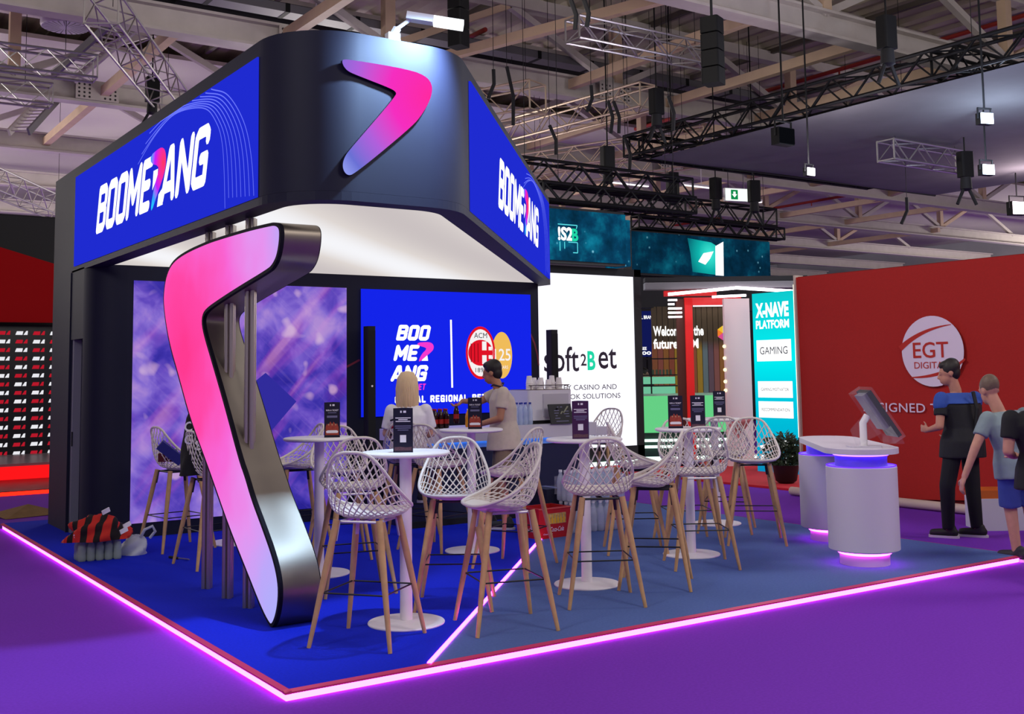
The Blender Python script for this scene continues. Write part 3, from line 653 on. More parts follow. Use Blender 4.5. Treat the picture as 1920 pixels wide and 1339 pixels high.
flood('bluish white floodlight at the right below the cloth', dep(1853, 318, 18), .09, 'd0e4ff', 12, -.3)
flood('bluish white floodlight at the right on the cloth', dep(1850, 222, 15), .08, 'c4dcff', 12, -.3)
flood('pinkish floodlight at the right edge of the hall', dep(1912, 390, 24), .15, 'ffe4ee', 8, -.3)
flood('dark floodlight clamped under the long black truss', dep(1475, 255, 16.5), .13, '20222a', .2)
# batten lights far under the roof
for i, (px, py) in enumerate(((1315, 350), (1395, 375), (1180, 345))):
    o = thing('batten_light', ['far batten light left of the exit sign', 'far batten light right of the exit sign', 'far batten light behind the black hoists'][i], 'lamp', dep(px, py, 33))
    G().box(-.75, .75, -.05, .05, 0, .06).build('housing', m_white, o); G().tube([(0, 0, .06), (0, 0, rooftop(o.location.y)-o.location.z)], .012, 5).build('rod', m_white, o); G().box(-.74, .74, -.04, .04, -.03, 0).build('tube', E('batten_glow', 'fff4fa', 1.6), o)
# slotted cable ladder beams at upper left
for lb, a, b in (('slotted grey channel beam sloping up at the left, lower one', dep(35, 248, 24), dep(112, 165, 26)), ('slotted grey channel beam sloping up at the left, upper one', dep(120, 145, 21), dep(235, 45, 19))):
    o = thing('channel_beam', lb, 'beam', a); v = b-a
    t = v.normalized(); sd = t.cross(Z).normalized()*.22
    G().bar(-sd, v-sd, .05, .16).build('side', m_beam, o); G().bar(sd, v+sd, .05, .16).build('side', m_grey2, o)
    for i in range(14): q = v*((i+.5)/14); G().bar(q-sd, q+sd, .05, .02).build('rung', m_beam, o)
# added fill lamps shaped as high-bays, kept out of view; the near ones hang above the frame
for i, (x, y, z, watt) in enumerate(ADDED_LAMPS):
    o = thing('added_hall_lamp', 'added white lamp under the hall roof, placed out of view', 'lamp', (x, y, z), 0, 'added hall lamps')
    G().rbox(-.6, .6, -.6, .6, 0, .12, .05).build('housing', m_white, o); G().tube([(0, 0, .12), (0, 0, rooftop(y)-z)], .02, 6).build('rod', m_white, o)
    G().lathe([(.4, -.36), (.85, -.30), (.95, -.1), (.6, .0)], 24).build('diffuser', E('added_lamp_glass', 'fff2f6', 3.0), o)
    l = bpy.data.lights.new('added_hall_light', 'POINT'); l.shadow_soft_size = 1.0; l.energy = watt; l.color = (1.0, .95, .87)
    lo = bpy.data.objects.new('added_hall_light', l); COL.objects.link(lo); lo.parent = o; lo.location = (0, 0, -1.5)
# ================================================================== TABLES
m_tw = M('table_white', 'ece6e8', .4, noise=.03, nscale=10)
TABLES = [((3.50, 6.41), 'white round bar table in front, with the dark stand showing text lines'), ((5.215, 6.706), 'white round bar table in front of the red crate, with the purple stand'), ((5.38, 8.60), 'white round bar table in front of the man in beige'), ((6.77, 7.21), 'white round bar table carrying two dark stands side by side'),
          ((3.79, 8.41), 'white round bar table close behind the steel side of the boomerang'), ((8.33, 8.47), 'white round bar table farthest right, by the platform edge'), ((3.85, 10.48), 'white round bar table mostly hidden behind the boomerang, by the picture panel')]
tab0 = None
for (x, y), lb in TABLES:
    if tab0 is None:
        tab0 = thing('bar_table', lb, 'table', (x, y, 0), 0, 'white round bar tables')
        G().lathe([(.0005, 1.073), (.275, 1.073), (.290, 1.081), (.2925, 1.088), (.290, 1.096), (.284, 1.1), (.0005, 1.1)], 48).build('table_top', m_tw, tab0, True)
        G().lathe([(.0005, 0), (.248, 0), (.25, .006), (.246, .012), (.08, .02), (.05, .024), (.0005, .024)], 48).build('base_plate', m_tw, tab0, True)
        G().lathe([(.041, .02), (.04, .2), (.04, 1.06), (.042, 1.073)], 20).build('pole', m_tw, tab0, True)
        G().lathe([(.12, 1.065), (.12, 1.073)], 20).build('top_flange', m_tw, tab0)
    else:
        t = copy_tree(tab0); t.location = (x, y, 0); t['label'] = lb
# ================================================================== BAR STOOLS (facing local +X)
m_shell = M('stool_shell', 'd9cfc8', .45, noise=.03, nscale=12); m_wood = M('stool_beech', 'c39a6a', .5, noise=.14, nscale=14)
RIM = [(.25, 0, .770), (.246, .10, .772), (.222, .175, .779), (.155, .225, .798), (.058, .246, .834), (-.045, .238, .895), (-.125, .210, .97), (-.182, .172, 1.05), (-.213, .124, 1.112), (-.225, .063, 1.138), (-.227, 0, 1.142)]
INN = [(.247, 0, .767), (.240, .090, .769), (.208, .158, .774), (.140, .208, .780), (.068, .205, .766), (.005, .180, .755), (-.04, .145, .75), (-.066, .107, .75), (-.079, .07, .75), (-.085, .035, .75), (-.087, 0, .75)]
def catmull(P, t):
    u = t*(len(P)-1); i = min(int(u), len(P)-2); f = u-i
    p0, p1, p2, p3 = P[max(0, i-1)], P[i], P[i+1], P[min(len(P)-1, i+2)]
    if i == 0: p0 = (P[1][0], -P[1][1], P[1][2])
    if i == len(P)-2: p3 = (P[-2][0], -P[-2][1], P[-2][2])
    return Vector([.5*((2*p1[j])+(-p0[j]+p2[j])*f+(2*p0[j]-5*p1[j]+4*p2[j]-p3[j])*f*f+(-p0[j]+3*p1[j]-3*p2[j]+p3[j])*f**3) for j in range(3)])
def loop(P, s):
    s %= 1.0
    if s <= .5: return catmull(P, s*2)
    v = catmull(P, (1-s)*2); return Vector((v.x, -v.y, v.z))
def shell(s, v):
    a = loop(INN, s); b = loop(RIM, s); c = Vector((b.x*.97, b.y*1.0, a.z+.008+.12*max(0, a.z-.75)))
    return a*(1-v)**2 + c*2*v*(1-v) + b*v*v
def make_stool(white):
    o = thing('bar_stool', 'x', 'stool', (0, 0, 0), 0, 'white lattice bar stools')
    G().tube([loop(RIM, i/56) for i in range(56)], .0105, 8, closed=True).build('rim', m_shell, o, True)
    g = G(); n = 22
    for i in range(n):
        for sg in (-1, 1):
            pts = []
            for k_ in range(11):
                v = k_/10; s0 = i/n + sg*(v-.5)*.25
                pts.append(shell(s0, v))
            if max((pts[0]-p).length for p in pts) < .06: continue
            g.tube(pts, .0046, 4, cap=False)
    l = g.build('lattice', m_shell, o); l['kind'] = 'stuff'
    # solid seat pan
    vs = []; fs = []; R = 6; N = 40; c = Vector((.09, 0, .742))
    for r in range(1, R+1):
        for k_ in range(N):
            p = loop(INN, k_/N); f = r/R; q = c.lerp(p, f); q.z = .742 + (p.z-.742)*f**2.2; vs.append(q)
    k0 = len(vs); vs.append(c)
    for r in range(R-1):
        for k_ in range(N): l2 = (k_+1) % N; fs.append((r*N+k_, r*N+l2, (r+1)*N+l2, (r+1)*N+k_))
    for k_ in range(N): fs.append((k0, (k_+1) % N, k_))
    top = len(vs); vs += [Vector((v.x, v.y, v.z-.012)) for v in vs]
    fs2 = fs + [tuple(i+top for i in f[::-1]) for f in fs] + [((R-1)*N+k_, (R-1)*N+(k_+1) % N, top+(R-1)*N+(k_+1) % N, top+(R-1)*N+k_) for k_ in range(N)]
    G().add(vs, fs2).build('seat', m_shell, o, True, True)
    mb = M('bracket_white', 'c9c4cc', .4, .3) if white else M('bracket_black', '18181c', .45)
    a, z = .125, .722
    G().tube([(a, a, z), (-a, a, z), (-a, -a, z), (a, -a, z)], .009, 6, closed=True).bar((a, 0, z), (-a, 0, z), .03, .008).build('seat_frame', mb, o)
    for sx in (-1, 1):
        for sy in (-1, 1):
            T = Vector((sx*.14, sy*.14, .735)); B = Vector((sx*.262, sy*.262, 0)); q = T.lerp(B, .17)
            lg = G().tube([T, T.lerp(B, .3), T.lerp(B, .7), B], [.021, .0215, .017, .0125], 10).build('leg', m_wood, o, True)
            G().bar(T+Vector((-sx*.012, -sy*.012, -.01)), q+Vector((-sx*.018, -sy*.018, 0)), .022, .006, (sx, sy, 0)).build('leg_bracket', mb, lg)
    f = .14+(.262-.14)*(1-.31/.735)-.008
    G().tube([(f, f, .31), (-f, f, .31), (-f, -f, .31), (f, -f, .31)], .0055, 6, closed=True).build('footrest', M('footrest_black', '16161a', .4, .4), o)
    return o
protoA = make_stool(True); protoB = make_stool(False)
STOOLS = [
 ((3.09, 6.14), 38, 1, 'white lattice bar stool nearest the boomerang foot, its back to the viewer'),
 ((4.05, 6.70), 235, 0, 'white lattice bar stool facing the viewer, behind the front table'),
 ((3.97, 5.96), 164, 1, 'white lattice bar stool straddling the magenta floor line, facing left'),
 ((4.92, 6.17), 61, 0, 'white lattice bar stool in front of the table with the purple stand, back to viewer'),
 ((5.62, 6.38), 136, 0, 'white lattice bar stool facing left, between the two right-hand front tables'),
 ((6.46, 6.77), 58, 1, 'white lattice bar stool in front of the table with two stands, back to viewer'),
 ((7.72, 7.36), 228, 0, 'white lattice bar stool farthest right, turned towards the consoles'),
 ((6.52, 7.67), -35, 0, 'white lattice bar stool turned right, behind the table with the purple stand'),
 ((7.25, 7.78), 240, 0, 'white lattice bar stool behind the table with two stands, facing the viewer'),
 ((8.05, 8.05), 40, 0, 'white lattice bar stool tucked under the farthest right table'),
 ((8.64, 10.73), 200, 0, 'white lattice bar stool outlined against the bright white screen'),
 ((5.25, 7.72), 118, 0, 'white lattice bar stool just in front of the man in beige'),
 ((5.22, 8.95), 20, 0, 'empty white lattice bar stool beside the seated blonde woman, on her right'),
 ((3.72, 7.62), 75, 1, 'white lattice bar stool behind the nearest one, beside the table at the boomerang'),
 ((4.28, 9.08), 250, 0, 'white lattice bar stool facing the viewer behind the table next to the boomerang'),
 ((4.22, 9.85), 172, 0, 'white lattice bar stool side-on by the picture panel, right of the boomerang'),
 ((3.29, 10.53), 8, 0, 'white lattice bar stool at far left carrying a blue paper bag'),
 ((3.27, 9.42), 4, 0, 'white lattice bar stool behind the boomerang with a black hoodie on it'),
]
first = {0: protoB, 1: protoA}; usedp = set()
for (x, y), a, wv, lb in STOOLS:
    pr = first[wv]; o = pr if wv not in usedp else copy_tree(pr); usedp.add(wv)
    o.location = (x, y, 0); o.rotation_euler = (0, 0, math.radians(a)); o['label'] = lb
# ================================================================== TABLE STANDS (three-sided cards)
m_card = M('card_navy', '0d0a2a', .45); m_cardp = M('card_purple', '3c1046', .45); m_print = M('print_white', 'e6e2ee', .5); m_pgrey = M('print_grey', '6e6c92', .5)
m_pred = M('print_red', '9c3a2c', .5, noise=.35, nscale=90); m_pskin = M('print_skin', 'b4886a', .5, noise=.3, nscale=120); m_pblue = M('print_cyan', '3aa0d4', .5, noise=.3, nscale=40)
W_, H_ = .125, .285
def make_card(kind):
    o = thing('card_stand', 'x', 'card stand', (0, 0, 0), 0, 'dark advertising stands on the tables')
    h = W_*math.sqrt(3)/2; mc = m_cardp if kind == 2 else m_card
    for k_ in range(3):
        pn = G().box(-W_/2, W_/2, -.0015, .0015, 0, H_).build('panel', mc if not (kind == 2 and k_ == 1) else m_pblue, o)
        pn.rotation_euler = (0, 0, k_*2*math.pi/3); pn.location = (h/3*math.sin(k_*2*math.pi/3), -h/3*math.cos(k_*2*math.pi/3), 0)
        if kind == 2 and k_ == 1: continue
        y = -.0022
        g = G(); rect_g(g, -.018, -.008, H_-.03, H_-.016, y); rect_g(g, .002, .02, H_-.03, H_-.016, y); q = g.build('logo_print', m_print, pn); q['kind'] = 'stuff'
        if (kind == 0 and k_ == 0) or (kind == 3 and k_ < 2):
            text('lettering', 'WIN A TICKET', pn, -.052, .052, H_-.072, H_-.058, m_print, y, .15, .02)
            g = G(); rect_g(g, -.034, .034, H_-.088, H_-.082, y); rect_g(g, -.042, .042, H_-.125, H_-.108, y); g.build('text_lines', m_pgrey, pn)['kind'] = 'stuff'
            poly_panel('picture', [(-.055, .02), (.055, .02), (.052, .085), (.04, .115), (.03, .1), (.012, .128), (0, .108), (-.014, .13), (-.028, .1), (-.042, .112), (-.052, .085)], pn, m_pred, y)
            poly_panel('banner_print', [(-.05, .05), (-.036, .058), (.036, .058), (.05, .05), (.045, .036), (-.045, .036)], pn, m_print, y-.0004)
            for fx in (-.028, 0, .028): poly_panel('face_print', ell(fx, .104, .006, .008, 8), pn, m_pskin, y-.0004)
        else:
            g = G()
            for j, ww in enumerate((.05, .03, .048)): rect_g(g, -ww, ww, H_-.066-j*.011, H_-.060-j*.011, y)
            g.build('text_lines', m_print, pn)['kind'] = 'stuff'
            g = G()
            for j, ww in enumerate((.052, .05, .035)): rect_g(g, -ww, ww, H_-.118-j*.013, H_-.112-j*.013, y)
            g.build('text_lines', m_pgrey, pn)['kind'] = 'stuff'
            g = G(); g.box(-.02, .02, y-.0003, y, .065, .112); g.build('white_square', m_print, pn)
            poly_panel('picture', [(-.056, .012), (.056, .012), (.056, .036), (.02, .032), (-.02, .037), (-.056, .034)], pn, M('print_dim', '5a3a48', .5, noise=.4, nscale=200), y)
    return o
CARDS = [((3.46, 6.36), 1, -.60, 'dark blue advertising stand with a white square on the front table'), ((5.14, 6.66), 2, -.50, 'purple advertising stand with a bright blue side'), ((5.40, 8.56), 0, -.62, 'dark ticket advertising stand in front of the man in beige'),
         ((6.66, 7.25), 3, -.70, 'ticket advertising stand, left one of the pair on one table'), ((6.80, 7.12), 1, -.62, 'dark advertising stand, right one of the pair on one table'), ((3.87, 8.33), 0, -.50, 'ticket advertising stand on the table beside the boomerang'), ((8.36, 8.42), 1, -.70, 'small looking dark stand on the farthest right table')]
pc = {}
for (x, y), kd, rz, lb in CARDS:
    if kd not in pc: o = make_card(kd); pc[kd] = o
    else: o = copy_tree(pc[kd])
    o.location = (x, y, 1.1); o.rotation_euler = (0, 0, rz); o['label'] = lb
# ================================================================== BAR COUNTER
bar = thing('bar_counter', 'white topped bar counter with blue glow over a navy front', 'bar counter', (5.55, 10.15, 0))
G().rbox(0, 2.55, 0, .62, .90, 1.02, .03).build('worktop', M('bar_white', 'd4d0da', .35), bar)
G().box(.08, 2.42, .10, .58, .0, .80).build('front', M('bar_navy', '1b2244', .5), bar)
G().box(.06, 2.44, .08, .60, .80, .90).build('recess', M('bar_recess', '7da4d8', .5), bar)
G().box(.07, 2.43, .055, .075, .892, .899).build('led_strip', E('bar_led', '58a8ff', 9.0), bar); G().box(.01, 2.54, .0, .02, .872, .90).build('lip', M('bar_white', 'd4d0da'), bar)
G().box(.08, 2.42, .06, .10, 0, .06).build('plinth', m_dark, bar)
G().box(2.55, 2.75, .05, .55, .86, .96).build('end_shelf', M('bar_white', 'd4d0da'), bar)
# coffee machine on the bar
cm = thing('coffee_machine', 'white boxy coffee machine at the right end of the bar', 'coffee machine', (7.22, 10.22, 1.02))
m_cm = M('machine_white', 'd9d6dc', .35)
G().rbox(0, .62, .08, .50, .04, .385, .03).build('body', m_cm, cm); G().box(.03, .59, .1, .48, 0, .04).build('feet_frame', m_dark, cm)
G().box(.02, .60, .085, .48, .385, .392).build('cup_tray', m_steel, cm); G().tube([(.02, .1, .44), (.6, .1, .44)], .006, 6).tube([(.05, .1, .39), (.05, .1, .44)], .005, 5).tube([(.57, .1, .39), (.57, .1, .44)], .005, 5).build('rail', m_steel, cm)
G().box(.2, .56, .066, .08, .08, .34).build('front_panel', M('machine_panel', 'bfbcc4', .3), cm)
m_cup = M('paper_cup_white', 'efe9e6', .6)
ci = 0; CUPG = 'stacked paper cups on the coffee machine'; cup0 = None
for i, (dx, dy, n) in enumerate(((.07, .16, 4), (.15, .22, 2), (.21, .15, 2), (.29, .24, 3), (.34, .16, 2), (.42, .2, 4), (.5, .17, 3), (.27, .35, 3))):
    for j in range(n):
        if cup0 is None:
            cup0 = thing('paper_cup', 'white paper cup turned upside down in a stack on the coffee machine', 'paper cup', (0, 0, 0), 0, CUPG)
            G().lathe([(.041, 0), (.040, .004), (.029, .088), (.0005, .09)], 16).build('cup', m_cup, cup0, True); G().tube([(.041*math.cos(a), .041*math.sin(a), .002) for a in [k_*math.pi/8 for k_ in range(16)]], .003, 5, closed=True).build('rolled_rim', m_cup, cup0)
            c = cup0
        else: c = copy_tree(cup0)
        c.location = (7.22+dx, 10.22+dy, 1.02+.393+j*.023)
# menu board
mn = thing('menu_board', 'black slanted menu board with white writing in front of the coffee machine', 'menu board', (7.56, 10.12, 1.02), -.05)
bd = G().box(-.155, .155, -.008, .008, 0, .23).build('board', M('menu_black', '1a1a1e', .6), mn); bd.rotation_euler = (-.28, 0, 0)
g = G()
for x0, x1, z0 in ((-.09, -.02, .15), (-.09, -.03, .12), (-.08, -.05, .09), (-.09, -.02, .06), (.05, .11, .14), (.04, .11, .11), (.06, .11, .08), (-.08, .09, .025), (-.04, -.02, .19), (0, .03, .19)): rect_g(g, x0, x1, z0, z0+.008, -.0092)
g.build('writing', m_pgrey, bd)['kind'] = 'stuff'
poly_panel('cup_drawing', [(.03, .13), (.10, .205), (.12, .20), (.045, .125)], bd, M('print_sand', '8a8a70', .6), -.0092)
poly_panel('cup_drawing', [(-.01, .12), (.02, .15), (.03, .14), (.0, .11)], bd, M('print_sand', '8a8a70'), -.0094)
G().bar((-.05, .09, 0), (-.05, .03, .18), .02, .006).build('easel_leg', m_dark, mn)
# bottles
def bottle(name, label, cat, grp, body, cap, lab=None, h=.23, r=.032):
    o = thing(name, label, cat, (0, 0, 0), 0, grp)
    G().lathe([(r*.8, 0), (r, .012), (r, h*.22), (r*.93, h*.35), (r, h*.48), (r, h*.6), (r*.75, h*.76), (r*.42, h*.88), (r*.4, h*.93)], 14).build('body', body, o, True)
    G().lathe([(r*.46, h*.92), (r*.46, h), (.0005, h)], 12).build('cap', cap, o, True)
    if lab: G().lathe([(r*1.02, h*.24), (r*.96, h*.35), (r*1.02, h*.47)], 14).build('label_band', lab, o, True)
    return o
m_pet = M('pet_clear', 'c8d8f4', .08, alpha=.5); m_cola = M('cola_dark', '2a0c0a', .12); m_rl = M('label_red', 'b0221c', .4); m_capb = M('cap_blue', '2c3a9c', .4); m_capr = M('cap_red', 'b8201c', .4); m_oj = M('juice', 'e89a1c', .25); m_capw = M('cap_white', 'e8e8ec', .4)
b0 = bottle('cola_bottle', 'dark cola bottle with red band in the row on the bar', 'bottle', 'cola bottles on the bar', m_cola, m_capr, m_rl, .21, .03)
k_ = 0
for i in range(7):
    for j in range(2):
        o = b0 if k_ == 0 else copy_tree(b0); k_ += 1; o.location = (5.72+i*.068+.02*j, 10.30+j*.075, 1.02)
oj = bottle('juice_bottle', 'orange juice bottle on the bar, beside the man in beige', 'bottle', None, m_oj, m_capw, None, .2, .034); oj.location = (6.42, 10.32, 1.02)
w0 = bottle('water_bottle', 'clear water bottle with blue cap on the bar left of the menu board', 'bottle', 'water bottles on the bar', m_pet, m_capb, None, .25, .031)
k_ = 0
for i in range(4):
    for j in range(2):
        o = w0 if k_ == 0 else copy_tree(w0); k_ += 1; o.location = (7.02+i*.068, 10.28+j*.07, 1.02)
# packs of water bottles on the floor
f0 = bottle('water_bottle', 'clear water bottle in the packs stacked on the floor by the red crate', 'bottle', 'water bottles stacked on the floor', M('pet_pack', 'd4e0f0', .1, alpha=.5), m_capw, None, .305, .040)
k_ = 0
for lay in range(2):
    for i in range(8):
        for j in range(3):
            o = f0 if k_ == 0 else copy_tree(f0); k_ += 1; o.location = (6.74+i*.084+random.uniform(-.003, .003), 8.90+j*.084-i*.01, lay*.312)
for lay in range(2):
    sh = thing('shrink_wrap', ['clear film around the lower layer of floor bottles', 'clear film around the upper layer of floor bottles'][lay], 'plastic film', (6.74, 8.90, lay*.312))
    g = G(); ring = [(-.045, -.045), (.62, -.125), (.64, .20), (-.045, .215)]
    for a, b in zip(ring, ring[1:]+ring[:1]): g.add([(a[0], a[1], .06), (b[0], b[1], .06), (b[0], b[1], .24), (a[0], a[1], .24)], [(0, 1, 2, 3)])
    g.build('film', M('film_clear', 'eef4ff', .1, alpha=.14), sh)
# red drinks crate
cr = thing('drinks_crate', 'red plastic drinks crate with white script on the floor by the bottles', 'crate', (6.24, 8.76, 0), .06)
m_cr = M('crate_red', 'b41a1c', .4)
g = G().box(0, .40, 0, .02, 0, .29).box(0, .40, .28, .30, 0, .29).box(0, .02, .02, .28, 0, .29).box(.38, .40, .02, .28, 0, .29).box(.02, .38, .02, .28, 0, .02); g.build('shell', m_cr, cr)
for z in (.0, .27): G().box(-.006, .406, -.006, .306, z, z+.02).build('rib', m_cr, cr) if z == 0 else G().tube([(0, 0, .28), (.4, 0, .28), (.4, .3, .28), (0, .3, .28)], .009, 6, closed=True).build('rib', m_cr, cr)
G().box(.10, .34, -.004, 0, .135, .235).build('bottle_picture', M('crate_picture', 'b8a060', .4, noise=.5, nscale=40), cr)
for i in range(6): poly_panel('printed_bottle', [(.115+i*.037, .14), (.14+i*.037, .14), (.14+i*.037, .18), (.132+i*.037, .2), (.132+i*.037, .225), (.123+i*.037, .225), (.123+i*.037, .2), (.115+i*.037, .18)], cr, M('printed_yellow', 'e0b420', .4), -.0052)
text('lettering', 'Coca-Cola', cr, .13, .32, .06, .105, m_print, -.0045, .3, .01)
text('lettering', 'Coca-Cola', cr, .05, .17, .035, .05, m_print, -.0045, .3)
w_ = text('lettering', 'Coca-Cola', cr, .05, .2, .06, .1, m_print, -.004, .3, .01); w_.rotation_euler = (0, 0, -math.pi/2); w_.location = (0, .28, 0)
for i in range(5): o = copy_tree(b0); o.location = (6.30+i*.066, 8.93, .022); o['label'] = 'dark cola bottle standing in the red crate'; o['group'] = 'cola bottles in the crate'
# navy box behind the crate
nb = thing('carton_box', 'dark navy carton standing behind the red crate', 'carton', (6.62, 9.15, 0)); G().box(0, .34, 0, .3, 0, .42).build('carton', M('carton_navy', '1a1c34', .6), nb); G().box(.13, .21, -.002, .302, .421, .423).build('tape', m_pgrey, nb)
# black column speakers
for lb, (x, y), z0, z1 in (('tall slim black loudspeaker column at the left edge of the blue screen', (5.70, 11.28), 0, 2.16), ('tall slim black loudspeaker column behind the coffee machine', (8.02, 10.92), 0, 2.13)):
    o = thing('column_speaker', lb, 'loudspeaker', (x, y, 0))
    G().rbox(-.05, .05, -.06, .06, z0+.03, z1, .012).build('cabinet', m_dark, o); G().box(-.13, .13, -.13, .13, 0, .03).build('foot', m_dark, o)
    G().box(-.044, .044, -.064, -.060, .9, z1-.05).build('grille', M('grille', '141416', .9), o); G().lathe([(.012, 0), (.012, .003), (.0005, .004)], 10, (0, 0, 0)).build('badge', m_white, o).matrix_local = Matrix.Translation((.0, -.065, 1.48)) @ Matrix.Rotation(math.pi/2, 4, 'X')
# pen on the carpet
pn = thing('marker_pen', 'dark marker pen lying on the blue carpet at left', 'pen', (3.05, 9.97, .012), -1.2); G().tube([(0, 0, 0), (.12, 0, 0)], .011, 8).build('cap', m_dark, pn); G().tube([(.12, 0, 0), (.27, 0, 0)], .006, 8).build('barrel', m_alu, pn)
# ================================================================== red jersey pile, bottles and plastic bag at the left edge
k_ = 0
l0 = bottle('water_bottle', 'clear bottle in the small pack under the red jersey', 'bottle', 'bottles under the jersey', M('pet_green', 'aab8ae', .12, alpha=.55), m_capw, None, .20, .036)
for i in range(5):
    for j in range(3):
        o = l0 if k_ == 0 else copy_tree(l0); k_ += 1; o.location = (2.38+i*.073, 10.30+j*.073-i*.012, 0)
def cloth_blob(rx, ry, rz, seed, n=30, m_=18, amp=.25):
    random.seed(seed); ph = [(random.uniform(0, 6.28), random.uniform(1, 5), random.uniform(1, 5)) for _ in range(9)]
    g = G(); vs = []; fs = []
    for i in range(m_+1):
        t = math.pi*.52*i/m_
        for k_ in range(n):
            a = 2*math.pi*k_/n; d = 1+amp*sum(math.sin(p+q*a*1.0*round(q)/q+s*t*2) for p, q, s in ph)/5*(.3+math.sin(t))
            vs.append((rx*d*math.sin(t)*math.cos(a), ry*d*math.sin(t)*math.sin(a), rz*d*math.cos(t)))
    for i in range(m_):
        for k_ in range(n): l = (k_+1) % n; fs.append((i*n+k_, (i+1)*n+k_, (i+1)*n+l, i*n+l))
    return g.add(vs, fs)
def stripe_mat(name, c1, c2, sc, ang):
    ma = M(name, c1, .8, bump=.3, bscale=20); nt = ma.node_tree; tc = nt.nodes.new('ShaderNodeTexCoord'); wv = nt.nodes.new('ShaderNodeTexWave'); wv.inputs['Scale'].default_value = sc; wv.inputs['Distortion'].default_value = 2.5; wv.inputs['Detail'].default_value = 1
    nt.links.new(nmap(nt, tc.outputs['Object'], rot=(0, 0, ang)), wv.inputs['Vector'])
    nt.links.new(ramp(nt, wv.outputs['Fac'], [(.5, c1), (.58, c2)]), nt.nodes['Principled BSDF'].inputs['Base Color']); return ma
jy = thing('football_jersey', 'crumpled red and black striped jersey heaped on the bottles at left', 'jersey', (2.52, 10.34, .19))
G().add(*(lambda b: (b.v, b.f))(cloth_blob(.25, .19, .20, 3))).build('cloth', stripe_mat('jersey_stripes', 'c8281c', '140808', 2.6, .5), jy, True)
for x, y, z, a in ((-.22, -.06, .02, .6), (.02, -.05, .205, .2), (.20, -.07, .07, -.5), (.16, -.12, .03, 0)):
    G().add([(x, y-.045, z), (x+.06, y-.06, z+.03), (x+.05, y-.055, z+.065), (x-.01, y-.045, z+.035), (x, y-.02, z), (x+.06, y-.03, z+.03), (x+.05, y-.03, z+.065), (x-.01, y-.02, z+.035)], [(0, 1, 2, 3), (7, 6, 5, 4), (0, 4, 5, 1), (1, 5, 6, 2), (2, 6, 7, 3), (3, 7, 4, 0)]).build('white_trim', m_print, jy)
pb = thing('plastic_bag', 'white translucent carrier bag slumped beside the red jersey', 'plastic bag', (2.86, 10.42, 0), -.5)
g = cloth_blob(.13, .10, .17, 11, 24, 14, .2); g.build('sack', M('bag_white', 'cdd2e0', .45, alpha=.85), pb, True)
G().tube([(.05, 0, .13), (.10, -.02, .22), (.17, -.02, .25), (.19, 0, .2), (.14, .02, .14)], .014, 6).build('handle', M('bag_white', 'cdd2e0'), pb)
# cardboard on the aisle carpet
cb = thing('cardboard_sheet', 'folded brown cardboard lying on the purple aisle carpet at left', 'cardboard', (2.75, 14.7, -.05), .3)
G().add([(-.4, -.25, .005), (.35, -.3, .005), (.4, .3, .005), (-.35, .25, .03), (0, 0, .13)], [(0, 1, 4), (1, 2, 4), (2, 3, 4), (3, 0, 4)]).build('sheet', M('cardboard', '8a6a42', .8, noise=.15, nscale=12), cb)
# paper bag on the far left stool, hoodie on the next one
pg = thing('paper_bag', 'dark blue paper carrier bag tipped over on the far left stool', 'paper bag', (3.20, 10.40, .80), -.5)
bg = G().box(-.06, .06, -.055, .055, 0, .34); ob = bg.build('bag_body', M('paper_bag_blue', '262a78', .5), pg); ob.matrix_local = Matrix.Translation((.10, -.08, .03)) @ Matrix.Rotation(math.radians(-50), 4, 'Y') @ Matrix.Rotation(math.radians(12), 4, 'X') @ Matrix.Scale(.75, 4)
G().box(-.13, .10, -.02, .05, .02, .10).build('red_cloth', M('cloth_darkred', '5a1420', .8), pg)
G().rbox(-.0, .20, -.05, .03, .02, .08, .02).build('black_pouch', m_dark, pg)
hdg = thing('hoodie', 'black hoodie with white lettering draped over the stool behind the boomerang', 'hoodie', (3.20, 9.58, .80))
hg = cloth_blob(.19, .18, .56, 5, 28, 16, .12); hg.build('cloth', M('hoodie_black', '101014', .85), hdg, True)
for i, (s_, x, z) in enumerate((('C', -.10, .34), ('G', -.09, .23), ('O', -.01, .29), ('S', .0, .18))):
    q = text('lettering', s_, hdg, x, x+.08, z, z+.085, m_print, -.012-.19*math.sqrt(1-(z/.58)**2)*1.1, .1, .02); q.rotation_euler = (0, 0, -.62)
# ================================================================== INFO CONSOLES at the right corner of the stage
m_con = M('console_white', 'cfc8d6', .45)
def m_ringcol(n, c, s): return E(n, c, s)
cons = thing('info_console', 'white twin-drum info console with violet glowing necks and pink glowing feet', 'console', (7.57, 6.0, 0))
for (x, y), top in (((0, 0), .80), ((.83, 1.02), .80)):
    G().lathe([(.20, 0), (.20, .11)], 32, (x, y, 0)).build('foot', M('console_foot', 'd8b8dc', .5), cons, True)
    G().lathe([(.205, .085), (.212, .09), (.212, .105), (.205, .11)], 32, (x, y, 0)).build('foot_led', E('foot_led', 'ff40ff', 16.0), cons)
    G().lathe([(.0005, .115), (.27, .115), (.285, .125), (.285, .79), (.275, .80), (.0005, .80)], 48, (x, y, 0)).build('drum', m_con, cons, True)
    G().lathe([(.21, .80), (.21, .905)], 32, (x, y, 0)).build('neck', M('console_neck', '8a70d8', .4), cons, True)
    G().lathe([(.214, .885), (.222, .887), (.222, .900), (.214, .902)], 32, (x, y, 0)).build('neck_led', E('neck_led', '5030ff', 18.0), cons)
    G().tube([(x+.278*math.cos(a), y+.278*math.sin(a), .802) for a in [2*math.pi*i/40 for i in range(40)]], .005, 5, closed=True).build('drum_rim', E('rim_glow', '6a30ff', 1.5), cons)  # lit drum rim, drawn as a glowing ring of its own
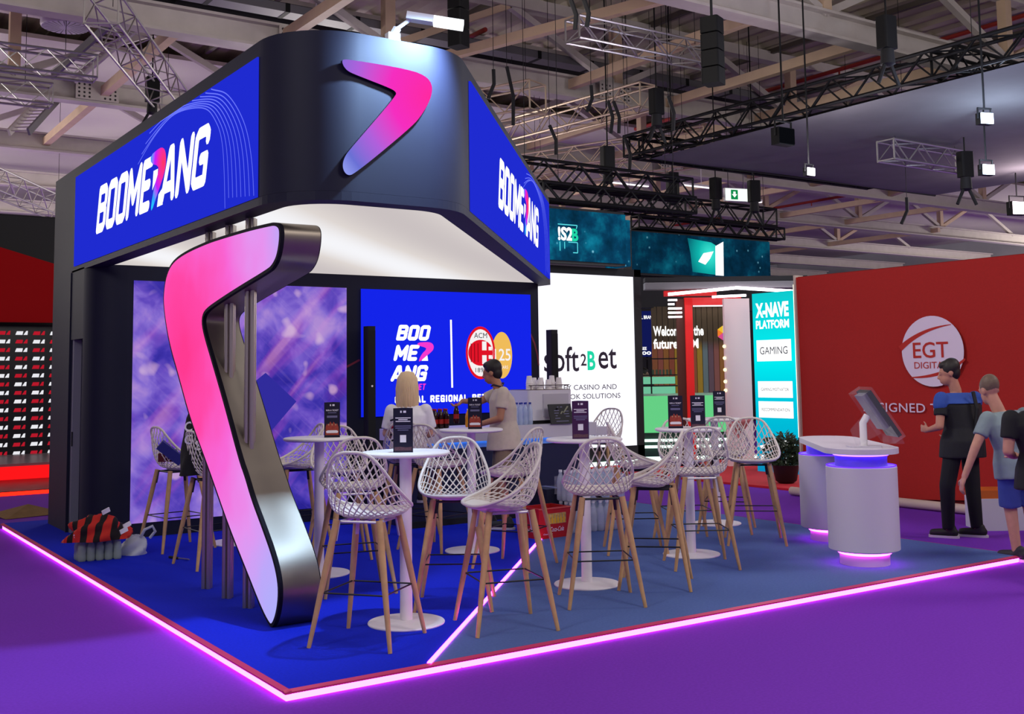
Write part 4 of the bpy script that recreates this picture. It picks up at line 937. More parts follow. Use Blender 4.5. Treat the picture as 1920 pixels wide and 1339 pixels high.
d_ = Vector((.83, 1.02, 0)); u_ = d_.normalized(); v_ = Vector((-u_.y, u_.x, 0)); out = []
for i in range(25): a = -math.pi/2 - math.pi*i/24; out.append(u_*(.34*math.cos(a)) + v_*(.30*math.sin(a)))
out2 = [d_ + u_*(.34*math.cos(a)) + v_*(.27*math.sin(a)) for a in [math.pi/2 - math.pi*i/24 for i in range(25)]]
pl = [(p.x, p.y) for p in out[::1]] + [(p.x, p.y) for p in out2]
G().prism(pl, .905, .95).build('top_plate', m_con, cons, False, True)
mo = thing('touch_monitor', 'tilted dark touch monitor wrapped in clear film on the info console', 'monitor', (7.58, 5.97, .95), -YAW)
G().rbox(-.13, .13, -.09, .09, 0, .012, .03).build('base', m_con, mo); G().tube([(0, 0, .01), (0, .0, .2), (.04, 0, .26)], .03, 10).build('stand', m_white, mo, True)
R_ = Matrix.Translation((.12, 0, .27)) @ Matrix.Rotation(math.radians(57), 4, 'Y')
G().box(-.22, .22, -.15, .15, .0, .035, R_).build('screen_case', M('monitor_black', '17171c', .25), mo, fix=True)
G().box(-.21, .12, -.10, .10, -.045, .0, R_).build('rear_cover', M('monitor_grey', '8a8694', .35), mo, fix=True)
G().box(-.205, .205, -.135, .135, .0352, .037, R_).build('screen_glass', M('glass_dark', '0a0a10', .08), mo, fix=True)
fg = G(); rr = [(-.24, -.17), (.24, -.17), (.24, .17), (-.24, .17)]
for a, b in zip(rr, rr[1:]+rr[:1]): fg.add([R_ @ Vector((a[0], a[1], -.06)), R_ @ Vector((b[0], b[1], -.06)), R_ @ Vector((b[0], b[1], .05)), R_ @ Vector((a[0], a[1], .05))], [(0, 1, 2, 3)])
fg.add([(-.1, -.12, .02), (-.14, -.1, .15), (-.02, -.16, .3), (.1, -.16, .12)], [(0, 1, 2, 3)]).add([(.1, -.16, .12), (.26, -.15, .1), (.3, -.12, .03), (.12, -.12, .03)], [(0, 1, 2, 3)])
fg.build('plastic_film', M('wrap_film', 'f4f4ff', .12, alpha=.07), mo)
# ================================================================== RED CLOTH WALL at right
rw = thing('red_banner_wall', 'big red cloth wall with a pale round logo at the right', 'banner wall', (11.5, 10.05, -.05), -math.pi/2)
m_rw = M('banner_red', 'a81a12', .8, noise=.06, nscale=40, bump=.1, bscale=60)
g = G(); vs = []; fs = []; nx, nz = 40, 20
for j in range(nz+1):
    for i in range(nx+1):
        x = 6.2*i/nx; z = .14+2.75*j/nz; f = max(0, 1-abs(x-.45-.35*(1-j/nz))/.55)*max(0, 1-j/nz*1.6); vs.append((x, -.05*f*math.sin(x*9)+.012*math.sin(x*2.3+j*.2), z-(.07*math.sin(math.pi*min(1, x/2.6)) if j == 0 else 0)))
for j in range(nz):
    for i in range(nx): a = j*(nx+1)+i; fs.append((a, a+1, a+nx+2, a+nx+1))
g.add(vs, fs).build('cloth', m_rw, rw, True)
G().box(0, 6.2, .03, .12, 0, 2.9).build('frame', M('banner_back', '7a1a14', .8), rw)
G().box(-.03, .0, -.03, .13, 0, 2.92).build('edge_post', M('post_cream', 'c8b4a4', .6), rw)
G().tube([(.0, -.25, .06), (6.2, -.32, .06)], .055, 10).build('floor_tube', M('tube_cream', 'c4aea2', .6), rw, True)
m_lil = M('logo_lilac', 'e0cfe0', .6)
cx, cz, r = 2.06, 1.845, .42
yb = -.035
poly_panel('logo_disc', ell(cx, cz, r, r, 48), rw, m_lil, yb)
def arc_band(p0, p1, p2, w0, w1, w2, n=20):
    a, b = [], []
    for i in range(n+1):
        t = i/n; p = Vector(p0)*(1-t)**2+Vector(p1)*2*t*(1-t)+Vector(p2)*t*t; d = (Vector(p1)-Vector(p0))*(1-t)+(Vector(p2)-Vector(p1))*t; nn_ = Vector((-d.y, d.x)).normalized(); w_ = (w0*(1-t)+w1*t)*(1-t)+(w1*(1-t)+w2*t)*t
        a.append(p+nn_*w_); b.append(p-nn_*w_)
    return [(q.x, q.y) for q in a]+[(q.x, q.y) for q in b[::-1]]
m_lr = M('logo_red', 'b8281c', .7)
poly_panel('logo_swoosh', arc_band((cx-.44, cz+.04), (cx-.15, cz+.27), (cx+.27, cz+.305), .035, .022, .004), rw, m_lr, yb-.003)
poly_panel('logo_swoosh', arc_band((cx-.30, cz-.31), (cx+.16, cz-.31), (cx+.43, cz-.10), .006, .03, .012), rw, m_lr, yb-.003)
text('lettering', 'EGT', rw, cx-.26, cx+.22, cz-.08, cz+.11, m_lr, yb-.004, 0, .01); text('lettering', 'DIGITAL', rw, cx-.25, cx+.20, cz-.205, cz-.125, m_lr, yb-.004, 0, .004)
text('lettering', 'DESIGNED TO', rw, 1.04, 2.26, 1.115, 1.225, m_lil, yb, 0, .006, 1.05)
wb = thing('white_case', 'white case with an orange lid on the floor behind the man in grey', 'case', (10.62, 6.62, -.05), -.6); G().rbox(-.35, .35, -.2, .2, 0, .32, .02).build('case', M('case_white', 'c9c6cf', .5), wb); G().box(-.34, .34, -.19, .19, .32, .40).build('lid', M('case_orange', 'c2601c', .5), wb)
bb = thing('black_bag', 'black bag lying on the purple carpet behind the walking man', 'bag', (10.1, 5.9, -.05), .3); cloth_blob(.28, .16, .16, 21, 20, 12, .2).build('sack', m_dark, bb, True); G().tube([(-.1, 0, .13), (-.02, 0, .22), (.08, 0, .13)], .015, 6).build('strap', m_dark, bb)
# ================================================================== NEIGHBOUR BOOTH with the white screen
sb = thing('white_screen', 'tall bright white screen with dark lettering on the neighbouring booth', 'screen', (9.6, 15.4, 0))
G().box(0, 3.59, 0, .03, .27, 3.345).build('display', E('white_display', 'f6f4ff', 1.15), sb)
G().box(3.59, 3.75, -.03, .3, 0, 3.48).build('frame_post', m_dark, sb); G().box(0, 3.75, -.03, .3, 3.345, 3.48).build('frame_head', m_dark, sb); G().box(0, 3.75, -.03, .3, -.05, .27).build('frame_foot', m_dark, sb)
G().box(1.6, 3.75, -.1, -.05, -.05, .02).build('foot_light', E('mint_light', 'd8fff0', 2.2), sb)
m_ti = M('screen_ink', '2a1830', .6); o_ = 9.6
text('lettering', 'soft', sb, 11.13-o_, 11.89-o_, 1.62, 2.06, m_ti, -.004, 0, .008); text('lettering', '2', sb, 11.93-o_, 12.06-o_, 1.72, 1.93, m_ti, -.004, 0, .012)
text('lettering', 'B', sb, 12.08-o_, 12.26-o_, 1.64, 1.98, E('teal_letter', '20d8a8', 1.), -.006, 0, .03)
text('lettering', 'et', sb, 12.33-o_, 12.75-o_, 1.66, 2.03, m_ti, -.004, 0, .008)
text('lettering', 'TURNKEY CASINO AND', sb, 11.0-o_, 12.74-o_, 1.295, 1.385, m_ti, -.004); text('lettering', 'SPORTSBOOK SOLUTIONS', sb, 10.9-o_, 12.82-o_, 1.135, 1.225, m_ti, -.004)
def teal_pic(nt, v):
    a = nnoise(nt, v, 1.6, 4, .6); base = ramp(nt, a, [(.3, '042032'), (.5, '0a4466'), (.66, '0e7898'), (.8, '1c9cba')])
    vo = nt.nodes.new('ShaderNodeTexVoronoi'); vo.inputs['Scale'].default_value = 5; nt.links.new(v, vo.inputs['Vector'])
    dots = ramp(nt, vo.outputs['Distance'], [(0, 'd0f4ff'), (.09, '60b8d8'), (.16, '000000')]); return nmix(nt, .8, base, dots, 'SCREEN')
m_teal = EN('teal_banner', teal_pic, .85)
b1 = thing('teal_banner', 'turquoise screen banner with white letters, hanging beside the right logo screen', 'screen banner', (9.9, 15.0, 3.53))
G().box(0, 2.80, -.0, .03, 0, .885).build('display', m_teal, b1); G().box(2.80, 2.93, .03, .6, -.04, .80).build('side_display', m_teal, b1); G().box(0, 2.8, .03, .3, -.03, .93).build('frame', m_dark, b1)
text('lettering', '!S2', b1, 1.28, 1.60, .34, .58, m_wtext, -.004, 0, .04); text('lettering', 'B', b1, 1.58, 1.72, .34, .56, E('teal_letter', '20d8a8'), -.005, 0, .04)
g = G()
for a, b in (((1.28, .62), (1.70, .62)), ((1.70, .62), (1.68, .56)), ((1.32, .32), (1.32, .16)), ((1.42, .32), (1.42, .2)), ((1.5, .32), (1.7, .32)), ((1.7, .32), (1.7, .14)), ((1.6, .14), (1.7, .14))):
    d = Vector((b[0]-a[0], b[1]-a[1])); n = Vector((-d.y, d.x)).normalized()*.008; g.add([(a[0]-n.x, -.004, a[1]-n.y), (b[0]-n.x, -.004, b[1]-n.y), (b[0]+n.x, -.004, b[1]+n.y), (a[0]+n.x, -.004, a[1]+n.y)], [(0, 1, 2, 3)])
g.build('wire_cube_print', E('cyan_line', '60e8f0', 1.), b1)['kind'] = 'stuff'
b2 = thing('teal_banner', 'dark turquoise screen banner with a glowing cube, farther back', 'screen banner', (15.42, 18.0, 3.74))
m_teal2 = EN('teal_banner_dark', lambda nt, v: nmix(nt, .55, teal_pic(nt, v), '03141e'), .9)
G().box(0, 4.28, 0, .03, 0, .90).build('display', m_teal2, b2); G().box(0, 4.28, .03, .3, -.05, .93).build('frame', m_dark, b2)
def cube_glow(nt, v): return ramp(nt, nmath(nt, 'DIVIDE', ndist(nt, v, (2.3, 0, .5)), .7), [(0, '40f4e0'), (.5, '10b8b0'), (1, '0a6a78')])
poly_panel('cube_face', [(1.75, .08), (2.5, .04), (2.5, .72), (2.35, .78), (1.62, .84), (1.7, .5)], b2, EN('cube_glow', cube_glow, .95), -.004)
poly_panel('cube_edge', [(2.46, .03), (2.72, .03), (2.74, .82), (2.48, .70)], b2, m_wtext, -.006)
poly_panel('white_bird', [(1.93, .32), (2.1, .52), (2.42, .58), (2.3, .4), (2.15, .26)], b2, m_wtext, -.006)
# dark partition behind the neighbouring booths
struct('wall_partition', G().box(13.3, 27, 25.5, 25.8, -.05, 4.1), M('partition_dark', '15151c', .7), 'dark partition behind the neighbouring booths')
struct('trim_valance', G().box(13.2, 20.2, 18.2, 18.5, 3.0, 3.7), m_dark, 'black valance under the second turquoise banner')
# green counters
gc = thing('green_counter', 'glowing green counter cubes behind the white screen edge', 'counter', dep(1205, 812, 21)-Vector((0, 0, 0)), -YAW*.9)
zc = gc.location.z; m_gg = E('green_glow', '68d488', .95)
for x0, x1 in ((0, .96), (1.02, 1.72)): G().box(x0, x1, 0, .5, 0, .70).build('glowing_cube', m_gg, gc)
G().box(-.05, 1.85, .02, .6, -zc-.05, 0).build('plinth', M('plinth_green', '123026', .6), gc); G().box(-.05, 1.8, -.02, .55, .70, .74).build('top', M('counter_top_mint', 'a8e8c0', .4), gc)
for i, (za, yb_) in enumerate(((-.12, -.03), (-.24, -.03))): G().box(-.05, 1.85, yb_, .0, za-.05, za).build('light_line', E('mint_light', 'd8fff0', 2.2), gc)
G().box(-.1, 2.2, -.75, -.69, -zc-.05, -zc+.03).build('floor_light', E('mint_light', 'd8fff0'), gc)
# display shelf with bottles
ds = thing('display_shelf', 'black framed shelf with mint lit boards on the green counter', 'shelf', dep(1198, 742, 21.3), -YAW*.9)
for x in (0, .24, .78): G().box(x, x+.025, 0, .025, 0, .72).build('upright', m_dark, ds)
for z in (.0, .17, .38, .70): G().box(0, .8, 0, .2, z, z+.022).build('shelf_bar', m_dark, ds)
for z in (.03, .22): G().box(.03, .74, .1, .12, z, z+.14).build('lit_back', E('mint_back', '7ad0a8', .8), ds)
for i in range(6): G().tube([(.30+i*.07, .06, .40), (.30+i*.07, .06, .50)], .02, 6).build('goods', M('goods', '4a6a50', .5), ds)
# slatted wall with welcome lettering
sw2 = thing('slat_wall', 'tall slat wall with coloured lower halves and white welcome lettering', 'slat wall', dep(1225, 742, 24), -YAW)
cols = ['b06a3a', 'b0604a', 'b8782e', 'b05a38', 'c8a024', '7a9090', 'a87a2c', 'b06a3a', 'c8a024', '7c9490', '7a6068', 'a8685a', 'b87a30', 'c09028']
def slat_mat(i, c):
    ma = M('slat_%d' % i, c, .6); nt = ma.node_tree; tc = nt.nodes.new('ShaderNodeTexCoord'); sp_ = nt.nodes.new('ShaderNodeSeparateXYZ'); nt.links.new(tc.outputs['Object'], sp_.inputs[0])
    nt.links.new(ramp(nt, nmath(nt, 'DIVIDE', sp_.outputs['Z'], 2.0), [(.48, c), (.60, '5a4a2c')]), nt.nodes['Principled BSDF'].inputs['Base Color']); return ma
for i in range(14): G().box(i*.123, i*.123+.112, 0, .06, 0, 1.95).build('slat', slat_mat(i, cols[i]), sw2)
text('lettering', 'Welcome to the', sw2, .03, 1.14, 1.30, 1.52, m_wtext, -.01, 0, .03); text('lettering', 'future of M', sw2, .03, 1.02, 1.02, 1.24, m_wtext, -.01, 0, .03)
for k_, c in enumerate(('f0c030', 'f08030', 'e0508a', '9070d0', '60c0d0', 'f0e0a0')):
    a = math.pi/2+k_*math.pi/3; poly_panel('hexagon_print', [(1.56, 1.35), (1.56+.13*math.cos(a), 1.35+.16*math.sin(a)), (1.56+.13*math.cos(a+math.pi/3), 1.35+.16*math.sin(a+math.pi/3))], sw2, E('hex_%d' % k_, c, .95), -.012)
G().box(.9, 1.72, -.25, -.15, 1.93, 1.99).build('batten_light', E('white_line', 'fff0fc', 2.), sw2)
bp_ = thing('blue_sign', 'dark blue sign panel with small white words beside the white screen', 'sign', dep(1196, 665, 24.7), -YAW); G().box(0, .42, 0, .04, -.05, .98).build('panel', E('sign_navy', '18206a', .6), bp_); G().box(.19, .23, .04, .08, -.05-bp_.location.z, .9).build('post', m_dark, bp_)
text('lettering', 'RAL BRAND', bp_, .0, .40, .80, .88, m_wtext, -.006, 0, .02); text('lettering', 'OSEE', bp_, .02, .2, .1, .17, m_wtext, -.006, 0, .02); text('lettering', 'yoo', bp_, .0, .3, -.04, .07, m_wtext, -.006, 0, .03)
# red portal frame
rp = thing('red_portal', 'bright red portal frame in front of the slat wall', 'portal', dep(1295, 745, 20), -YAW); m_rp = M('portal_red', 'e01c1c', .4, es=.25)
zb = rp.location.z
G().box(-.07, .07, -.05, .05, -zb-.05, 1.82).build('post', m_rp, rp); G().box(-.22, -.07, 0, .08, -zb-.05, 1.80).build('side_board', M('portal_brown', '5a2a1c', .6), rp)
G().box(-.07, .97, -.05, .05, 1.68, 1.82).build('lintel', m_rp, rp); G().box(-.42, .55, .1, .2, 1.86, 1.96).build('upper_bar', m_rp, rp); G().box(-.35, .45, .1, .2, 1.98, 2.06).build('upper_bar', m_rp, rp)
# light lines of the booth canopy
cn = thing('canopy_lights', 'canopy edge with glowing white lines over the red portal', 'canopy', dep(1253, 552, 19.5), -YAW); m_wl = E('canopy_line', 'fff0fc', 6.0)
G().bar((0, 0, 0), (1.22, 0, .10), .06, .05).build('light_line', m_wl, cn); G().bar((1.22, 0, .10), (2.28, 0, .02), .06, .05).build('light_line', m_wl, cn); G().bar((.8, .1, -.05), (1.4, .1, -.03), .05, .04).build('light_line', m_wl, cn)
for j in range(5): G().bar((0, .05, -.10-j*.075), (.24 if j > 1 else .16-.05*j, .05, -.10-j*.075), .04, .03).build('light_line', m_wl, cn)
G().bar((-.4, .2, .16), (2.5, .2, .16), .3, .12).build('canopy_board', m_grey2, cn); G().bar((-.4, .2, .27), (2.5, .2, .27), .3, .08).build('canopy_board', m_dark, cn)
pk = thing('pink_panel', 'pale pink flat panel between the red portal and the turquoise pillar', 'panel', dep(1367, 882, 18.6), -YAW*.95); G().box(0, .44, 0, .12, -.05, 2.92).build('panel', M('panel_pink', 'ffdedc', .6), pk); poly_panel('red_print', [(.0, .78), (.4, .84), (.4, .88), (.05, .82), (.2, .55), (.16, .53)], pk, M('print_rose', 'e08080', .6), -.004)
for z in (2.1, 1.9, 1.7, 1.5, 1.35): G().ball((-.02, -.01, z), .03).build('bulb', E('bulb_warm', 'fff0b0', 2.), pk)
# turquoise pillar
tp = thing('turquoise_pillar', 'bright turquoise display pillar with white lettering', 'display pillar', (13.3, 12.57, -.02), -math.pi/2)
def turq(nt, v):
    sp_ = nt.nodes.new('ShaderNodeSeparateXYZ'); nt.links.new(v, sp_.inputs[0]); return ramp(nt, nmath(nt, 'DIVIDE', sp_.outputs['Z'], 2.9), [(.0, '0a88b8'), (.2, '00b4d4'), (.45, '00d0e4'), (.62, '00f0f4'), (1, '10c8cc')])
G().box(0, .84, 0, .3, 0, 2.86).build('display', EN('turquoise_display', turq, 1.), tp)
text('lettering', 'X-NAVE', tp, .07, .77, 2.46, 2.70, m_wtext, -.006, 0, .05); text('lettering', 'PLATFORM', tp, .07, .77, 2.28, 2.42, m_wtext, -.006, 0, .04)
for z0, z1, s_ in ((1.76, 2.10, 'GAMING'), (1.18, 1.44, 'GAMING MOTIVATOR'), (.86, 1.12, 'RECOMMENDATION')):
    G().box(.07, .79, -.005, -.001, z0, z1).build('white_tile', m_wtext, tp); c_ = (z0+z1)/2; h_ = .06 if len(s_) < 8 else .025
    text('lettering', s_, tp, .14, .72, c_-h_, c_+h_, M('tile_ink', '3a4a5a', .6), -.008)
poly_panel('cloud_print', [(.03, .40), (.3, .46), (.8, .55), (.8, .40), (.5, .36), (.2, .34)], tp, m_wtext, -.006)
for x, z in ((.12, .22), (.35, .26), (.6, .20), (.72, .28)): poly_panel('light_print', ell(x, z, .045, .045, 12), tp, m_wtext, -.006)
lsx = thing('light_column', 'tall warm white light strip between turquoise pillar and red wall', 'light strip', (13.3, 11.72, -.02), -math.pi/2); G().box(.02, .20, 0, .1, 0, 2.95).build('light_strip', E('warm_strip', 'fff6d8', 1.6), lsx); G().box(.2, .30, 0, .1, 0, 3.0).build('post', M('post_cream', 'c8b4a4'), lsx)
rc = struct('floor_red_carpet', G().prism([(11.65, 10.06), (16, 10.06), (16, 15.0), (11.65, 15.0)], -.05, -.02), M('carpet_red', 'd01c2c', .9, noise=.08, nscale=50), 'bright red carpet of the booth behind')
# potted plant
pp = thing('potted_plant', 'dark bushy pot plant in front of the warm light strip', 'plant', (12.18, 10.97, -.02))
G().lathe([(.10, 0), (.15, .04), (.19, .24), (.20, .26), (.17, .26), (.0005, .22)], 20).build('pot', M('pot_black', '1c1a1e', .5), pp, True)
g = G(); random.seed(4)
for i in range(1100):
    a = random.uniform(0, 6.28); t = random.uniform(0, 1)**.6; r = .30*t*math.sin(min(1, 1.2*random.random()+.2)*math.pi*.8+.2); z = .26+random.uniform(.0, .48)*(1-.3*t)
    p = Vector((r*math.cos(a), r*math.sin(a), z)); d = Vector((math.cos(a+random.uniform(-.6, .6)), math.sin(a+random.uniform(-.6, .6)), random.uniform(-.5, .9))).normalized(); s_ = d.orthogonal().normalized()*.02; L = random.uniform(.05, .10)
    g.add([p, p+d*L*.5+s_, p+d*L, p+d*L*.5-s_], [(0, 1, 2, 3)])
g.build('foliage', M('leaf_dark', '2c3a20', .6, noise=.3, nscale=9), pp)['kind'] = 'stuff'
for i in range(5): a = i*1.26; G().tube([(.03*math.cos(a), .03*math.sin(a), .2), (.12*math.cos(a), .12*math.sin(a), .5)], .008, 5).build('stem', M('stem_brown', '3a2a1c', .7), pp)
# ================================================================== LEFT NEIGHBOUR: black logo wall under a red fascia
lw = thing('logo_wall', 'black sponsor wall with rows of small white and red marks at far left', 'sponsor wall', (1.8, 22.0, -.05))
G().box(0, 3.6, 0, .1, 0, 2.68).build('panel', M('sponsor_black', '101018', .35), lw)
gw, gr_ = G(), G()
def mark(g, x, z, s=1.):
    for pts in ([(0, 0), (.15, .0), (.165, .075), (.03, .075)], [(.17, .0), (.255, .0), (.262, .085), (.225, .08)]): g.add([(x+a*s, -.006, z+b*s*1.1) for a, b in pts], [(0, 1, 2, 3)])
for r_ in range(15):
    z = .28+r_*.158
    for c_ in range(-2, 4): mark(gw if (r_+c_) % 2 == 0 else gr_, 2.02+c_*.30, z, .82)
gw.build('white_marks', E('mark_white', 'f4f4fa', .9), lw)['kind'] = 'stuff'; gr_.build('red_marks', E('mark_red', 'c81c30', .8), lw)['kind'] = 'stuff'
fa = thing('red_fascia', 'dark red fascia board above the sponsor wall at far left', 'fascia', (1.2, 21.6, 2.66)); G().prism([(0, 0), (3.6, 0), (3.6, .98), (0, 2.0)], 0, .2, f=lambda a, b, d: (a, d, b)).build('board', M('fascia_red', '9c0408', .85, spec=.2), fa)
cu_ = thing('black_backdrop', 'black backdrop rising behind the red fascia at far left', 'backdrop', (0.5, 22.6, -.05)); G().box(0, 4.6, 0, .1, 0, 4.8).build('cloth', m_dark, cu_); G().tube([(0, .05, 4.8), (4.6, .05, 4.8)], .03, 6).build('pole', m_dark, cu_)
rb = thing('red_light_step', 'low stage step with glowing red edges at the left', 'stage', (1.0, 17.0, -.05)); G().box(0, 3.6, .3, 4.9, 0, .06).build('step', M('step_dark', '2a1a20', .3), rb)
G().box(0, 3.6, .26, .30, .0, .05).build('red_light', E('red_edge', 'ff2010', 3.0), rb); G().box(0, 3.6, 2.3, 2.45, .06, .26).build('red_riser', E('red_riser', 'f01418', 1.2), rb); G().box(0, 3.6, 2.45, 4.9, .06, .30).build('upper_step', M('step_grey', '6a6068', .3), rb)
# ================================================================== PEOPLE (local X = right in view, Y = away, Z = up)
def remesh(g, vox, it=6):
    me = g.mesh('tmp'); ob = bpy.data.objects.new('tmp', me); COL.objects.link(ob)
    md = ob.modifiers.new('r', 'REMESH'); md.mode = 'VOXEL'; md.voxel_size = vox; md.use_smooth_shade = True
    sm = ob.modifiers.new('s', 'SMOOTH'); sm.factor = .5; sm.iterations = it
    dg = bpy.context.evaluated_depsgraph_get(); dg.update()
    out = bpy.data.meshes.new_from_object(ob.evaluated_get(dg)); bpy.data.objects.remove(ob); bpy.data.meshes.remove(me)
    for p in out.polygons: p.use_smooth = True
    return out
V = Vector
def hand(g, wrist, d, side, s=1.0, curl=.5):
    """palm and five fingers; d = pointing direction, side = towards the thumb"""
    d = V(d).normalized(); side = V(side); side = (side-d*side.dot(d)).normalized(); n = d.cross(side); w = V(wrist)
    rot = Matrix((side, d, n)).transposed()
    g.ball(w+d*.045*s, .040*s, .052*s, .017*s, 10, 7, rot.to_3x3())
    for i, (o, L) in enumerate(((.030, .070), (.011, .078), (-.009, .073), (-.027, .058))):
        b = w+d*.085*s+side*o*s; d2 = (d*math.cos(curl)+n*math.sin(curl)); d3 = (d*math.cos(curl*2.2)+n*math.sin(curl*2.2))
        m1 = b+d2*L*.5*s; g.capsule(b-d*.02*s, m1, .0095*s, .0088*s, 8); g.capsule(m1, m1+d3*L*.5*s, .0088*s, .0075*s, 8)
    tb = w+d*.03*s+side*.032*s; t1 = tb+(d*.6+side*.8).normalized()*.04*s; g.capsule(tb, t1, .012*s, .010*s, 8); g.capsule(t1, t1+(d*.9+side*.2+n*.4).normalized()*.032*s, .010*s, .008*s, 8)
def torso_rings(J, k):
    """pelvis to shoulders along the spine; widths follow the shoulder line"""
    sl, sr = V(J['sl']), V(J['sr']); ax = (sr-sl); ax = ax.normalized(); W = (sr-sl).length/2
    pe, ch, ne = V(J['pelvis']), V(J['chest']), V(J['neck']); mid = (sl+sr)/2
    t = (mid-pe).normalized(); ay = t.cross(ax).normalized(); bw = J.get('belly', 1.)
    ring = lambda c, a, b: (c, ax*a*k, ay*b*k)
    return [ring(pe-t*.10, W*.72, .105), ring(pe, W*.86, .125*bw), ring(pe.lerp(ch, .5), W*.82, .122*bw), ring(ch, W*.95, .128), ring(ch.lerp(mid, .6), W*1.02, .118), ring(mid-t*.01, W*.92, .085), ring(mid+t*.045, W*.55, .06)]
def figure(label, loc, J, skin, shirt, pants, hair, shoes, opts=None):
    o_ = opts or {}; vox = o_.get('vox', .009); root = thing('person', label, 'person', loc, -YAW)
    ms = M('skin_'+skin, skin, .55, noise=.06, nscale=25); H = V(J['head']); fd = V(J['face']).normalized(); up = V(J.get('hup', (0, 0, 1))).normalized(); sd = fd.cross(up).normalized()
    rot = Matrix((sd, fd, up)).transposed().to_3x3()
    g = G(); P = lambda a, b, c: H+sd*a+fd*b+up*c
    g.ball(P(0, -.008, .028), .076, .096, .098, 16, 12, rot); g.ball(P(0, .022, -.04), .058, .072, .078, 14, 10, rot); g.ball(P(0, .045, -.085), .034, .036, .03, 10, 8, rot)
    g.capsule(P(0, .094, .008), P(0, .108, -.026), .010, .015, 8); g.ball(P(0, .088, -.058), .024, .012, .008, 8, 6, rot); g.ball(P(0, .088, -.073), .021, .011, .008, 8, 6, rot)
    for s in (-1, 1):
        g.ball(P(s*.077, -.012, -.012), .010, .02, .032, 8, 6, rot); g.ball(P(s*.031, .084, .010), .013, .012, .009, 8, 6, rot); g.capsule(P(s*.016, .092, .03), P(s*.045, .082, .03), .007, .006, 6)
    g.capsule(V(J['neck'])-V((0, 0, .03)), P(0, -.015, -.06), .056, .052, 12)
    g.loft(torso_rings(J, .93), 20)
    for s in 'lr':
        sh, el, ha = V(J['s'+s]), V(J['e'+s]), V(J['h'+s]); g.capsule(sh, el, .050, .039, 12); g.capsule(el, ha, .040, .027, 12)
        fa = (ha-el).normalized(); hand(g, ha, V(J.get('hd'+s, fa)), V(J.get('ht'+s, fd)), 1.0, J.get('curl', .45))
        hp, kn, ft = V(J['p'+s]), V(J['k'+s]), V(J['f'+s]); g.capsule(hp, kn, .085, .058, 12); g.capsule(kn, ft+V((0, 0, .06)), .055, .038, 12); g.capsule(ft+V((0, 0, .03)), ft+V(J.get('toe', fd))*.12+V((0, 0, .015)), .036, .028, 10)
    bm_ = remesh(g, vox, 5); link('body', bm_, ms, root, True)
    # shirt with sleeves
    g = G(); tr = torso_rings(J, 1.13); pe = V(J['pelvis']); t = (V(J['chest'])-pe).normalized(); hem = o_.get('hem', .12)
    c0, a0, b0 = tr[0]; tr[0] = (pe-t*hem, a0*1.50, b0*1.62); tr[1] = (tr[1][0], tr[1][1]*1.14, tr[1][2]*1.2); g.loft(tr, 24)
    for s in 'lr':
        sh, el = V(J['s'+s]), V(J['e'+s]); g.capsule(sh, sh+(el-sh)*.2, .066, .066, 12); g.tube([sh, sh+(el-sh)*o_.get('sleeve', .62)], [.066, .064], 14)
    link('shirt', remesh(g, vox*1.2, 4), M('shirt_'+shirt, shirt, .8, noise=.08, nscale=14, bump=.3, bscale=14), root, True)
    # trousers or shorts
    g = G(); (c0, a0, b0) = torso_rings(J, 1.06)[0]; (c1, a1, b1) = torso_rings(J, 1.06)[1]; g.loft([(c0-t*.03, a0, b0), (c1, a1, b1)], 20)
    lg = o_.get('leg', 1.9)
    for s in 'lr':
        hp, kn, ft = V(J['p'+s]), V(J['k'+s]), V(J['f'+s])+V((0, 0, .05)); g.capsule(hp, hp+(kn-hp)*.05, .086, .086, 12)
        if lg <= 1: g.tube([hp, hp+(kn-hp)*lg], [.09, .092], 14)
        else: g.tube([hp, kn], [.09, .075], 14); g.capsule(kn, kn, .075, .075, 12); g.tube([kn, kn+(ft-kn)*(lg-1)], [.074, .058], 14)
    link('trousers' if lg > 1 else 'shorts', remesh(g, vox*1.2, 4), M('cloth_'+pants, pants, .85, noise=.1, nscale=12, bump=.3, bscale=12), root, True)
    toe = V(J.get('toe', fd)); toe.z = 0; toe.normalize()
    for s in 'lr':
        ft = V(J['f'+s]); g = G(); g.capsule(ft+V((0, 0, .052))-toe*.045, ft+toe*.14+V((0, 0, .04)), .048, .04, 12); g.capsule(ft+V((0, 0, .09))-toe*.03, ft+V((0, 0, .06)), .045, .045, 10)
        so = link('shoe', remesh(g, .010, 3), M('shoe_'+shoes, shoes, .6), root, True)
        q = G().rbox(-.045, .045, -.10, .185, 0, .022, .04).build('sole', M('sole_white', 'd8d4d4', .6), so); q.matrix_local = Matrix.Translation(ft) @ Matrix.Rotation(math.atan2(toe.y, toe.x)-math.pi/2, 4, 'Z')
    # hair
    if hair:
        g = G(); k = o_.get('hair', 'short'); 
        if k == 'short':
            g.ball(P(0, -.018, .040), .084, .098, .098, 16, 12, rot); g.ball(P(0, -.055, -.015), .072, .055, .075, 14, 10, rot); g.ball(P(0, .035, .088), .06, .055, .038, 12, 8, rot)
        elif k == 'crop':
            g.ball(P(0, -.014, .036), .0785, .0945, .0965, 16, 12, rot)
        else:
            g.ball(P(0, -.02, .035), .097, .108, .108, 18, 12, rot)
            g.loft([(P(0, -.03, .05), sd*.100, fd*.095), (P(0, -.035, -.04), sd*.104, fd*.09), (P(0, -.04, -.12), sd*.104, fd*.082), (P(0, -.045, -.19), sd*.098, fd*.07), (P(0, -.05, -.215), sd*.085, fd*.055)], 20)
